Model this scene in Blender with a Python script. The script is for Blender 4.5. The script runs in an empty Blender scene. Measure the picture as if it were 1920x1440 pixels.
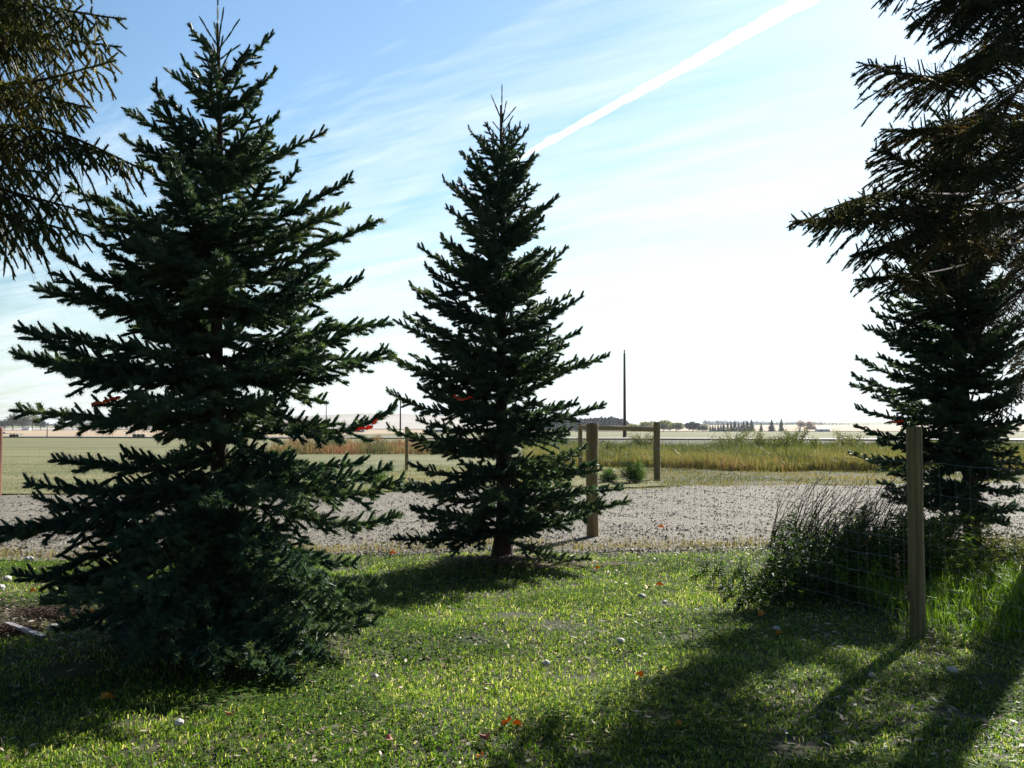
import bpy, math, random
import numpy as np
from math import radians as rad, sin, cos, pi
random.seed(7)
RNG = np.random.default_rng(11)
sc = bpy.context.scene
COL = sc.collection

# ------------------------------------------------------------------ camera model
FPX, CX, CY, CAMH = 1920.0, 960.0, 720.0, 1.6
TH = math.atan((797 - CY) / FPX)
def W(px, py, Y):
    u, v = (px - CX) / FPX, (CY - py) / FPX
    dy, dz = cos(TH) - v * sin(TH), sin(TH) + v * cos(TH)
    k = Y / dy
    return np.array([u * k, Y, CAMH + dz * k])
def X(px, Y): return (px - CX) / FPX * Y / cos(TH)
def G(px, Y, dz=0.0):
    x = X(px, Y)
    return np.array([x, Y, float(H(x, Y)) + dz])

# ------------------------------------------------------------------ terrain
_d = np.array([-4000, 0, 70, 110, 200, 300, 400, 500, 700, 900, 1400, 2500, 4000, 9000.])
_z = np.array([0, 0, 0, -.02, -.35, -.85, -1.4, -1.8, -1.8, -1.3, .6, 4.5, 5.5, 8.])
def H(x, y):
    x = np.asarray(x, float); y = np.asarray(y, float)
    z = np.interp(y, _d, _z)
    near = np.clip(1 - np.abs(y - 6) / 60, 0, 1)
    z = z + near * (.022 * np.sin(x * 1.9 + y * .7) + .018 * np.sin(y * 2.3 - x * 1.1 + 1) + .012 * np.sin(x * 4.7 + 2) * np.sin(y * 3.9))
    z = z + .16 * np.exp(-((x - 4.3) ** 2 / 1.1 + (y - 9.2) ** 2 / 2.2))
    z = z + .07 * np.exp(-((x + .1) ** 2 / .9 + (y - 11.75) ** 2 / .5))
    z = z + .10 * np.exp(-((x + 2.1) ** 2 / 1.3 + (y - 7.5) ** 2 / 1.0))
    z = z + .05 * np.exp(-((x + 4.6) ** 2 / .5 + (y - 9.3) ** 2 / .12))
    z = z + 13.5 * np.exp(-((x + 125) ** 2 / 130 ** 2 + (y - 950) ** 2 / 190 ** 2))
    z = z + 5 * np.exp(-((x - 700) ** 2 / 300 ** 2 + (y - 1900) ** 2 / 300 ** 2))
    # the ditch behind the gravel, on the right
    z = z - .15 * np.exp(-((y - 47 + .1 * x) / 6) ** 2) * (1 / (1 + np.exp(-np.clip((x + 1) / 1.5, -40, 40))))
    return z

# ------------------------------------------------------------------ mesh helpers
class MB:
    def __init__(s): s.v = []; s.f = []; s.t = []; s.n = 0; s.m = []
    def add(s, v, f, tint=.5, mat=0):
        v = np.asarray(v, float).reshape(-1, 3); f = np.asarray(f, int)
        if f.ndim == 1: f = f.reshape(1, -1)
        s.v.append(v)
        for k in range(1):
            s.f.append(f + s.n)
        s.m.append(np.full(len(f), mat, int))
        t = np.broadcast_to(np.asarray(tint, float), (len(v),)) if np.ndim(tint) == 0 else np.asarray(tint, float)
        s.t.append(t); s.n += len(v)
    def build(s, name, mats, parent=None, smooth=False, loc=None):
        v = np.concatenate(s.v); 
        if loc is not None: v = v - np.asarray(loc, float)
        me = bpy.data.meshes.new(name)
        tot = [f.shape[1] for f in s.f for _ in range(1)]
        li = np.concatenate([f.ravel() for f in s.f]).astype(np.int32)
        sz = np.concatenate([np.full(len(f), f.shape[1]) for f in s.f]).astype(np.int32)
        st = np.concatenate([[0], np.cumsum(sz)[:-1]]).astype(np.int32)
        me.vertices.add(len(v)); me.vertices.foreach_set('co', v.astype(np.float32).ravel())
        me.loops.add(len(li)); me.loops.foreach_set('vertex_index', li)
        me.polygons.add(len(sz)); me.polygons.foreach_set('loop_start', st); me.polygons.foreach_set('loop_total', sz)
        me.polygons.foreach_set('material_index', np.concatenate(s.m).astype(np.int32))
        me.polygons.foreach_set('use_smooth', np.full(len(sz), smooth))
        a = me.attributes.new('tint', 'FLOAT', 'POINT'); a.data.foreach_set('value', np.concatenate(s.t).astype(np.float32))
        me.update(calc_edges=True); me.validate()
        for m in (mats if isinstance(mats, (list, tuple)) else [mats]): me.materials.append(m)
        o = bpy.data.objects.new(name, me); COL.objects.link(o)
        if loc is not None: o.location = loc
        if parent is not None: o.parent = parent
        return o
def tag(o, label=None, cat=None, group=None, kind=None):
    if label: o['label'] = label
    if cat: o['category'] = cat
    if group: o['group'] = group
    if kind: o['kind'] = kind
    return o
def empty(name, loc, label, cat, group=None):
    o = bpy.data.objects.new(name, None); COL.objects.link(o); o.location = loc; o.empty_display_size = .2
    return tag(o, label, cat, group)
def norm(a): return a / np.maximum(np.linalg.norm(a, axis=-1, keepdims=True), 1e-9)
def tube(mb, pts, rads, n=6, tint=.5, cap=True, lump=0, mat=0):
    pts = np.asarray(pts, float); rads = np.broadcast_to(np.asarray(rads, float), (len(pts),))
    t = norm(np.gradient(pts, axis=0))
    ref = np.array([0, 0, 1.]) if abs(t[0][2]) < .8 else np.array([1., 0, 0])
    u = norm(np.cross(t, ref)); w = np.cross(t, u)
    a = np.arange(n) / n * 2 * pi
    r = rads[:, None] * (1 + lump * RNG.normal(size=(len(pts), n)))
    v = pts[:, None] + r[..., None] * (u[:, None] * np.cos(a)[None, :, None] + w[:, None] * np.sin(a)[None, :, None])
    f = []
    for i in range(len(pts) - 1):
        for j in range(n):
            k = (j + 1) % n
            f.append((i * n + j, i * n + k, (i + 1) * n + k, (i + 1) * n + j))
    mb.add(v, f, tint, mat)
    if cap:
        m = len(pts)
        mb.add(v[-1], [tuple(range(n))], tint, mat); mb.add(v[0], [tuple(range(n))[::-1]], tint, mat)
def box(mb, c, s, rz=0, tint=.5, mat=0):
    x, y, z = [q / 2 for q in s]
    v = np.array([(a * x, b * y, d * z) for a in (-1, 1) for b in (-1, 1) for d in (-1, 1)])
    R = np.array([[cos(rz), -sin(rz), 0], [sin(rz), cos(rz), 0], [0, 0, 1]])
    mb.add(v @ R.T + np.asarray(c), [(0, 1, 3, 2), (4, 6, 7, 5), (0, 4, 5, 1), (2, 3, 7, 6), (0, 2, 6, 4), (1, 5, 7, 3)], tint, mat)

# ------------------------------------------------------------------ materials
def mat(name, cols, scale=3., rough=.7, bump=0., bscale=40., trans=0., tcol=None, spec=.4, tint=False, metal=0., detail=6, stretch=None, w=None):
    """cols: list of (pos, rgb) for a ramp driven by noise (or by the tint attribute)"""
    m = bpy.data.materials.new(name); m.use_nodes = True; nt = m.node_tree; N = nt.nodes; L = nt.links
    b = N['Principled BSDF']; out = N['Material Output']
    b.inputs['Roughness'].default_value = rough; b.inputs['Specular IOR Level'].default_value = spec; b.inputs['Metallic'].default_value = metal
    tc = N.new('ShaderNodeTexCoord'); mp = N.new('ShaderNodeMapping'); L.new(tc.outputs['Object'], mp.inputs[0])
    if stretch: mp.inputs['Scale'].default_value = stretch
    ns = N.new('ShaderNodeTexNoise'); ns.inputs['Scale'].default_value = scale; ns.inputs['Detail'].default_value = detail; ns.inputs['Roughness'].default_value = .65
    L.new(mp.outputs[0], ns.inputs['Vector'])
    rp = N.new('ShaderNodeValToRGB'); e = rp.color_ramp.elements
    while len(e) < len(cols): e.new(.5)
    for k, (p, c) in enumerate(cols): e[k].position = p; e[k].color = (*c, 1)
    if tint:
        at = N.new('ShaderNodeAttribute'); at.attribute_name = 'tint'
        mx = N.new('ShaderNodeMath'); mx.operation = 'MULTIPLY_ADD'; mx.inputs[1].default_value = .35; L.new(ns.outputs['Fac'], mx.inputs[0])
        ad = N.new('ShaderNodeMath'); ad.operation = 'SUBTRACT'; ad.inputs[1].default_value = .175; L.new(at.outputs['Fac'], ad.inputs[0])
        L.new(ad.outputs[0], mx.inputs[2]); L.new(mx.outputs[0], rp.inputs[0])
    else: L.new(ns.outputs['Fac'], rp.inputs[0])
    L.new(rp.outputs[0], b.inputs['Base Color'])
    if bump:
        n2 = N.new('ShaderNodeTexNoise'); n2.inputs['Scale'].default_value = bscale; n2.inputs['Detail'].default_value = 5; L.new(mp.outputs[0], n2.inputs['Vector'])
        bp = N.new('ShaderNodeBump'); bp.inputs['Strength'].default_value = 1; bp.inputs['Distance'].default_value = bump
        L.new(n2.outputs['Fac'], bp.inputs['Height']); L.new(bp.outputs[0], b.inputs['Normal'])
    if trans:
        tr = N.new('ShaderNodeBsdfTranslucent'); mx = N.new('ShaderNodeMixShader'); mx.inputs[0].default_value = trans
        if tcol:
            mc = N.new('ShaderNodeMixRGB'); mc.blend_type = 'MULTIPLY'; mc.inputs[0].default_value = 1; mc.inputs[2].default_value = (*tcol, 1)
            L.new(rp.outputs[0], mc.inputs[1]); L.new(mc.outputs[0], tr.inputs[0])
        else: L.new(rp.outputs[0], tr.inputs[0])
        L.new(b.outputs[0], mx.inputs[1]); L.new(tr.outputs[0], mx.inputs[2]); L.new(mx.outputs[0], out.inputs[0])
    return m
M = {}
M['needle'] = mat('blue_green_needles', [(0, (.014, .036, .027)), (.5, (.040, .088, .056)), (1, (.115, .165, .085))], 1.5, .5, trans=.30, tcol=(2.4, 2.1, .9), spec=.3, tint=True)
M['needle_old'] = mat('olive_needles', [(0, (.022, .034, .012)), (.45, (.068, .085, .028)), (.8, (.135, .135, .045)), (1, (.18, .13, .05))], 1.2, .6, trans=.38, tcol=(2.4, 2.1, .9), spec=.25, tint=True)
M['needle_dark'] = mat('dark_needles', [(0, (.014, .024, .012)), (.5, (.038, .052, .022)), (.8, (.085, .076, .034)), (1, (.15, .09, .045))], 1.2, .6, trans=.32, tcol=(2, 1.7, .9), spec=.25, tint=True)
M['bark'] = mat('spruce_bark', [(.3, (.022, .014, .010)), (.6, (.07, .045, .032)), (.8, (.12, .09, .07))], 14, .9, .02, 40, stretch=(1, 1, .35))
M['twig'] = mat('twig_bark', [(.3, (.03, .018, .012)), (.7, (.09, .055, .035))], 20, .85)
M['post'] = mat('treated_post_wood', [(.25, (.075, .055, .026)), (.45, (.20, .15, .072)), (.6, (.28, .21, .105)), (.8, (.40, .32, .18))], 11, .8, .010, 34, stretch=(3, 3, .12))
M['post_red'] = mat('red_brown_post_wood', [(.25, (.13, .05, .03)), (.7, (.26, .10, .06))], 9, .75, .004, 60, stretch=(3, 3, .18))
M['wire'] = mat('galvanised_wire', [(0, (.20, .20, .21)), (1, (.34, .34, .34))], 5, .5, metal=.7)
M['grass'] = mat('lawn_grass_blades', [(0, (.010, .024, .005)), (.26, (.045, .105, .012)), (.52, (.140, .225, .028)), (.78, (.27, .31, .065)), (1, (.62, .54, .34))], 1.1, .5, trans=.50, tcol=(1.45, 1.6, .65), spec=.3, tint=True)
M['litter'] = mat('dead_leaf_litter', [(0, (.10, .055, .03)), (.5, (.26, .19, .12)), (1, (.62, .52, .42))], 9, .6, trans=.2, tint=True)
M['ground'] = mat('soil_and_turf', [(.25, (.016, .016, .007)), (.45, (.034, .040, .012)), (.6, (.065, .065, .022)), (.8, (.10, .072, .040))], 2.2, .95, .03, 25)
M['gravel_s'] = mat('crushed_gravel_bed', [(.2, (.078, .068, .050)), (.45, (.150, .134, .104)), (.7, (.25, .226, .180))], 7, .95, .014, 30)
M['stone'] = mat('gravel_stones', [(0, (.10, .088, .066)), (.5, (.185, .166, .13)), (1, (.58, .54, .46))], 5, .75, tint=True)
M['field_g'] = mat('mown_green_field', [(.3, (.085, .098, .028)), (.48, (.125, .130, .044)), (.62, (.185, .170, .075)), (.8, (.12, .135, .04))], .22, .95, .05, 9, stretch=(.25, 1, 1))
M['stubble'] = mat('tan_stubble_field', [(.3, (.30, .215, .13)), (.6, (.40, .30, .19)), (.8, (.34, .27, .15))], .03, .95, .05, 4, stretch=(.2, 1, 1))
M['pale'] = mat('pale_ploughed_field', [(.3, (.30, .27, .24)), (.6, (.40, .37, .34)), (.8, (.35, .31, .27))], .02, .95, stretch=(.3, 1, 1))
M['farland'] = mat('far_farmland', [(.3, (.09, .11, .04)), (.5, (.16, .16, .07)), (.65, (.26, .21, .12)), (.8, (.10, .13, .05))], .0022, .95, stretch=(.5, 1, 1))
M['road'] = mat('pale_road_surface', [(.3, (.19, .185, .18)), (.7, (.27, .26, .25))], .5, .7)
M['reed'] = mat('golden_ditch_grass', [(0, (.05, .07, .018)), (.32, (.16, .19, .045)), (.6, (.30, .27, .08)), (.82, (.38, .27, .11)), (1, (.32, .16, .08))], .35, .6, trans=.3, tcol=(1.15, 1.15, .9), tint=True)
M['verge'] = mat('dry_verge_grass', [(0, (.04, .055, .014)), (.4, (.15, .16, .04)), (.7, (.30, .24, .10)), (1, (.42, .33, .2))], .6, .6, trans=.35, tcol=(1.3, 1.25, .8), tint=True)
M['rust'] = mat('orange_red_weeds', [(0, (.09, .11, .03)), (.35, (.22, .19, .07)), (.6, (.33, .19, .07)), (1, (.34, .15, .09))], .5, .6, trans=.35, tint=True)
M['willow'] = mat('willow_leaves', [(0, (.06, .08, .022)), (.5, (.15, .17, .04)), (1, (.33, .30, .06))], .5, .6, trans=.35, tcol=(1.3, 1.3, .7), tint=True)
M['weed'] = mat('weed_leaves', [(0, (.010, .022, .006)), (.4, (.035, .075, .014)), (.7, (.10, .17, .03)), (1, (.30, .26, .07))], 1.5, .6, trans=.35, tcol=(1.4, 1.5, .7), spec=.18, tint=True)
M['clover'] = mat('clover_leaves', [(0, (.014, .040, .007)), (.5, (.060, .135, .020)), (1, (.17, .24, .045))], 1.3, .75, trans=.5, tcol=(1.6, 1.6, .6), spec=.08, tint=True)
M['drystem'] = mat('dry_weed_stems', [(0, (.018, .013, .010)), (.6, (.07, .05, .035)), (1, (.25, .17, .12))], 3, .7, trans=.1, tint=True)
M['farspruce'] = mat('far_spruce_needles', [(0, (.008, .016, .011)), (1, (.028, .042, .028))], .5, .8, tint=True)
M['farwood'] = mat('far_wood_foliage', [(0, (.025, .038, .03)), (1, (.075, .095, .055))], .05, .9, tint=True)
M['autumn'] = mat('autumn_leaves_crown', [(0, (.20, .12, .07)), (1, (.46, .28, .13))], .3, .8, trans=.3, tint=True)
M['mixed'] = mat('mixed_green_gold_crown', [(0, (.06, .08, .04)), (.5, (.13, .15, .05)), (1, (.34, .28, .08))], .08, .8, trans=.25, tint=True)
M['mulch'] = mat('bark_mulch', [(.25, (.045, .025, .018)), (.5, (.11, .065, .045)), (.75, (.24, .17, .13))], 16, .95, .03, 50)
M['soil'] = mat('bare_dark_soil', [(.3, (.020, .013, .009)), (.7, (.06, .042, .028))], 20, .95, .03, 50)
M['pole'] = mat('dark_utility_pole', [(.3, (.02, .014, .012)), (.7, (.05, .036, .03))], 4, .85, stretch=(1, 1, .1))
M['white'] = mat('white_painted_metal', [(0, (.62, .63, .66)), (1, (.78, .78, .78))], 2, .5)
M['bluegrey'] = mat('blue_grey_siding', [(0, (.22, .28, .36)), (1, (.34, .40, .46))], 2, .6)
M['darkgap'] = mat('dark_opening', [(0, (.02, .02, .025)), (1, (.04, .04, .045))], 2, .6)
M['ribbon'] = mat('red_flagging_tape', [(0, (.80, .05, .02)), (1, (.92, .10, .03))], 8, .35, trans=.35)
M['leaf_or'] = mat('orange_fallen_leaf', [(0, (.62, .20, .02)), (1, (.85, .40, .05))], 30, .5, trans=.3)
M['leaf_pale'] = mat('pale_fallen_leaf', [(0, (.70, .62, .55)), (1, (.92, .86, .82))], 30, .5, trans=.3)
M['leaf_red'] = mat('red_brown_fallen_leaf', [(0, (.35, .08, .05)), (1, (.60, .30, .22))], 30, .5, trans=.3)
M['rock'] = mat('pale_stone', [(.3, (.45, .42, .40)), (.7, (.75, .72, .70))], 12, .8, .01, 40)
M['board'] = mat('weathered_grey_board', [(.3, (.22, .20, .22)), (.7, (.40, .37, .40))], 6, .6, stretch=(.2, 4, 4))

# ------------------------------------------------------------------ setting sheets
def sheet(name, u, v, fn, m, off, label=None):
    U, V = np.meshgrid(u, v); Xs, Ys = fn(U, V); Zs = H(Xs, Ys) + off
    b = MB(); P = np.stack([Xs, Ys, Zs], -1).reshape(-1, 3); n = len(u)
    i = np.arange(len(v) - 1)[:, None] * n + np.arange(n - 1)[None, :]; i = i.ravel()
    b.add(P, np.stack([i, i + 1, i + 1 + n, i + n], 1)); o = b.build(name, m, smooth=True); tag(o, kind='structure'); return o
def sinh(a, b, n, k): t = np.linspace(-1, 1, n); return np.sinh(t * k) / np.sinh(k) * b
gx = np.sinh(np.linspace(-1, 1, 281) * 9) / np.sinh(9) * 8000
gy = np.concatenate([np.linspace(-60, 3, 12), np.linspace(3.2, 16, 110), np.linspace(16.3, 130, 180), np.geomspace(133, 9000, 110)])
sheet('ground', gx, gy, lambda u, v: (u, v), M['ground'], 0)
def wob(t, s, a): return a * (np.sin(t * 1.3 + s) + .6 * np.sin(t * 2.9 + 2 * s) + .4 * np.sin(t * 6.1 + s * 3))
def g_near(x): return 13.0 + .10 * x + wob(x * 1.2, 1, .16)
def g_far(x): return 25.5 + .22 * np.clip(x, -9, 12) + wob(x * .7, 2, .35)
sheet('gravel_driveway', np.linspace(-45, 45, 320), np.linspace(0, 1, 60), lambda u, v: (u, g_near(u) * (1 - v) + g_far(u) * v), M['gravel_s'], .012)
sheet('mown_field', np.linspace(-160, 4, 200), np.linspace(0, 1, 90), lambda u, v: (u - 2 * v, (g_far(u) + .4) * (1 - v) + (113 - .32 * u) * v), M['field_g'], .03)
def road_c(x): return 118 - .33 * x - 0 * x
sheet('road', np.linspace(-260, 200, 200), np.linspace(0, 1, 5), lambda u, v: (u, road_c(u) * 1. + 12 * v), M['road'], .16)
sheet('green_field', np.linspace(-60, 420, 120), np.linspace(0, 1, 60), lambda u, v: (u, (road_c(np.clip(u, -60, 200)) + 13) * (1 - v) + 520 * v), M['field_g'], .10)
sheet('stubble_field', np.linspace(-700, -30, 120), np.linspace(0, 1, 60), lambda u, v: (u, (road_c(np.clip(u, -260, 200)) + 14) * (1 - v) + 620 * v), M['stubble'], .12)
sheet('far_stubble_field', np.linspace(0, 1500, 60), np.linspace(530, 1500, 60), lambda u, v: (u, v), M['stubble'], .3)
sheet('ploughed_hill', np.linspace(-420, 40, 120), np.linspace(640, 1150, 80), lambda u, v: (u, v), M['pale'], .3)
gm = bpy.data.objects['ground']
# far farmland reaches the horizon: second slot on the far faces of the ground
gm.data.materials.append(M['farland'])
for p in gm.data.polygons:
    if p.center.y > 120: p.material_index = 1
sheet('mulch_bed', np.linspace(0, 2 * pi, 50), np.linspace(0, 1, 14), lambda u, v: (.08 + v * np.cos(u) * (1.15 + .15 * np.sin(3 * u + 1)), 11.72 + v * np.sin(u) * (.6 + .1 * np.sin(4 * u))), M['mulch'], .012)

# ------------------------------------------------------------------ shoots
def shoot_template(nn, nl, nw, core, rng):
    """local verts (x, y, zfrac, zoff) and tris of one needle covered shoot"""
    v = []; f = []
    k = 3
    for (zf, zo, r) in ((0, 0, core * .8), (.6, 0, core * 1.05), (1, .004, core * .55)):
        for j in range(k):
            a = 2 * pi * j / k; v.append((r * cos(a), r * sin(a), zf, zo))
    for i in range(2):
        for j in range(k):
            q = (j + 1) % k
            f += [(i * k + j, i * k + q, (i + 1) * k + q), (i * k + j, (i + 1) * k + q, (i + 1) * k + j)]
    for i in range(nn):
        a = i * 2.4 + rng.uniform(-.3, .3); zf = (i + .5) / nn; l = nl * rng.uniform(.75, 1.15)
        sp = .86 if zf < .8 else .70
        er = np.array([cos(a), sin(a)]); et = np.array([-sin(a), cos(a)]); b = len(v); w = nw / 2
        r0 = core * .5
        v.append((*(er * r0 + et * w), zf, 0)); v.append((*(er * r0 - et * w), zf, 0))
        v.append((*(er * (r0 + l * sp)), zf, l * (.50 if zf < .8 else .62)))
        f.append((b, b + 1, b + 2))
    return np.array(v, float), np.array(f, int)
def shoots(mb, A, B, T, tint, mat=0, scl=None):
    A = np.asarray(A, float); B = np.asarray(B, float); v, f = T; n = len(A)
    if n == 0: return
    ax = B - A; L = np.linalg.norm(ax, axis=1, keepdims=True); ax = ax / np.maximum(L, 1e-6)
    ref = norm(RNG.normal(size=(n, 3))); u = norm(np.cross(ax, ref)); w = np.cross(ax, u)
    s = np.ones((n, 1, 1)) if scl is None else np.asarray(scl)[:, None, None]
    P = A[:, None] + s * (u[:, None] * v[None, :, 0, None] + w[:, None] * v[None, :, 1, None]) + ax[:, None] * (v[None, :, 2, None] * L[:, None] + s * v[None, :, 3, None])
    F = (f[None] + (np.arange(n) * len(v))[:, None, None]).reshape(-1, 3)
    mb.add(P.reshape(-1, 3), F, np.repeat(np.asarray(tint), len(v)), mat)

def grow_branch(rng, root, tip, sag, par, SA, SB, ST, SS, mbw, r0):
    """primary branch root->tip bending by sag; fills lists with needle shoots"""
    root = np.asarray(root, float); tip = np.asarray(tip, float)
    d = tip - root; Lb = np.linalg.norm(d)
    if Lb < .05: return
    hz = np.array([d[0], d[1], 0.]); hz = hz / max(np.linalg.norm(hz), 1e-6)
    side = np.array([-hz[1], hz[0], 0.]); wv = rng.normal(size=2) * .03 * Lb
    def P(s): return root + d * s + np.array([0, 0, 1.]) * (sag * 4 * s * (s - 1)) + side * wv[0] * sin(s * 3.1) + np.array([0, 0, 1.]) * wv[1] * .5 * sin(s * 7)
    def D(s): 
        q = P(min(s + .02, 1.02)) - P(s - .02); return q / np.linalg.norm(q)
    npz = max(4, int(Lb / .15)); S = np.linspace(0, 1, npz)
    tube(mbw, [P(s) for s in S], np.linspace(r0, .003, npz), 4, cap=False)
    seg = .11; tint0 = rng.uniform(.25, .6)
    # own needles, outer part
    ns = max(2, int(Lb * (1 - par['bare']) / seg)); ss = np.linspace(par['bare'], 1, ns + 1)
    for i in range(ns): SA.append(P(ss[i])); SB.append(P(ss[i + 1])); ST.append(tint0); SS.append(1.)
    sp = par['sp2']; s = max(par['bare'] * (.6 if par['bare'] < .3 else .97), .06 / Lb); sgn = 1
    while s < .985:
        sgn = -sgn
        rem = (1 - s) * Lb
        l2 = (par['l2'] * rem + .05) * rng.uniform(.45, 1.25); l2 = min(l2, par['l2max'] * rng.uniform(.8, 1.1)) 
        if s < .25: l2 *= .6
        c = D(s); out = side * sgn
        fan = rng.uniform(*par['fan']) * (1 if rem > .15 else .6)
        dirn = c * par['fwd'] + out * 1. + np.array([0, 0, 1.]) * (fan + par['up2'])
        dirn /= np.linalg.norm(dirn)
        drop = par['droop2'] * l2 * rng.uniform(.5, 1.4)
        a = P(s); n2 = max(1, int(round(l2 / .10)))
        def Q(t): return a + dirn * l2 * t - np.array([0, 0, 1.]) * drop * t * t
        qs = [Q(t) for t in np.linspace(0, 1, n2 + 1)]
        tt = np.clip(tint0 + rng.normal() * .10, 0, 1)
        for i in range(n2): SA.append(qs[i]); SB.append(qs[i + 1]); ST.append(tt + .12 * (i + 1) / n2); SS.append(1.)
        t = .18 + rng.uniform(0, .1); g = 1
        while t < .95 and l2 > .10:
            g = -g; q = Q(t); tang = norm(Q(t + .03) - Q(t - .03)); nn = norm(np.cross(tang, [0, 0, 1.]))
            l3 = min(par['l3'], .5 * (1 - t) * l2 + .04) * rng.uniform(.65, 1.2)
            dd = norm(tang * .9 + nn * g * .9 + np.array([0, 0, 1.]) * (rng.uniform(-.35, .6) - par['hang']))
            e = q + dd * l3 - np.array([0, 0, par['droop2'] * l3 * .4])
            SA.append(q); SB.append(e); ST.append(tt + rng.uniform(0, .25)); SS.append(rng.uniform(.85, 1.1))
            t += par['sp3'] / l2 * rng.uniform(.8, 1.2)
        if rng.random() < par['upp']:
            e = a + norm(c * rng.uniform(.5, 1.) + np.array([0, 0, 1.]) * rng.uniform(.5, 1.1) + side * rng.normal() * .35) * rng.uniform(.05, .10 + .10 * min(1, rem)); SA.append(a); SB.append(e); ST.append(tint0 + .15); SS.append(rng.uniform(.85, 1.1))
        s += sp / Lb * rng.uniform(.7, 1.3) * .5

TMPL = [shoot_template(26, .034, .0052, .0140, np.random.default_rng(k)) for k in range(3)]
TMPL_F = [shoot_template(20, .035, .0064, .0155, np.random.default_rng(k + 9)) for k in range(3)]
TMPL_O = [shoot_template(17, .027, .0056, .0085, np.random.default_rng(k + 5)) for k in range(3)]
def emit(mb, SA, SB, ST, SS, T):
    SA, SB, ST, SS = np.array(SA), np.array(SB), np.array(ST), np.array(SS)
    k = RNG.integers(0, len(T), len(SA))
    for j in range(len(T)):
        q = k == j; shoots(mb, SA[q], SB[q], T[j], np.clip(ST[q], 0, 1), scl=SS[q])

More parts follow.
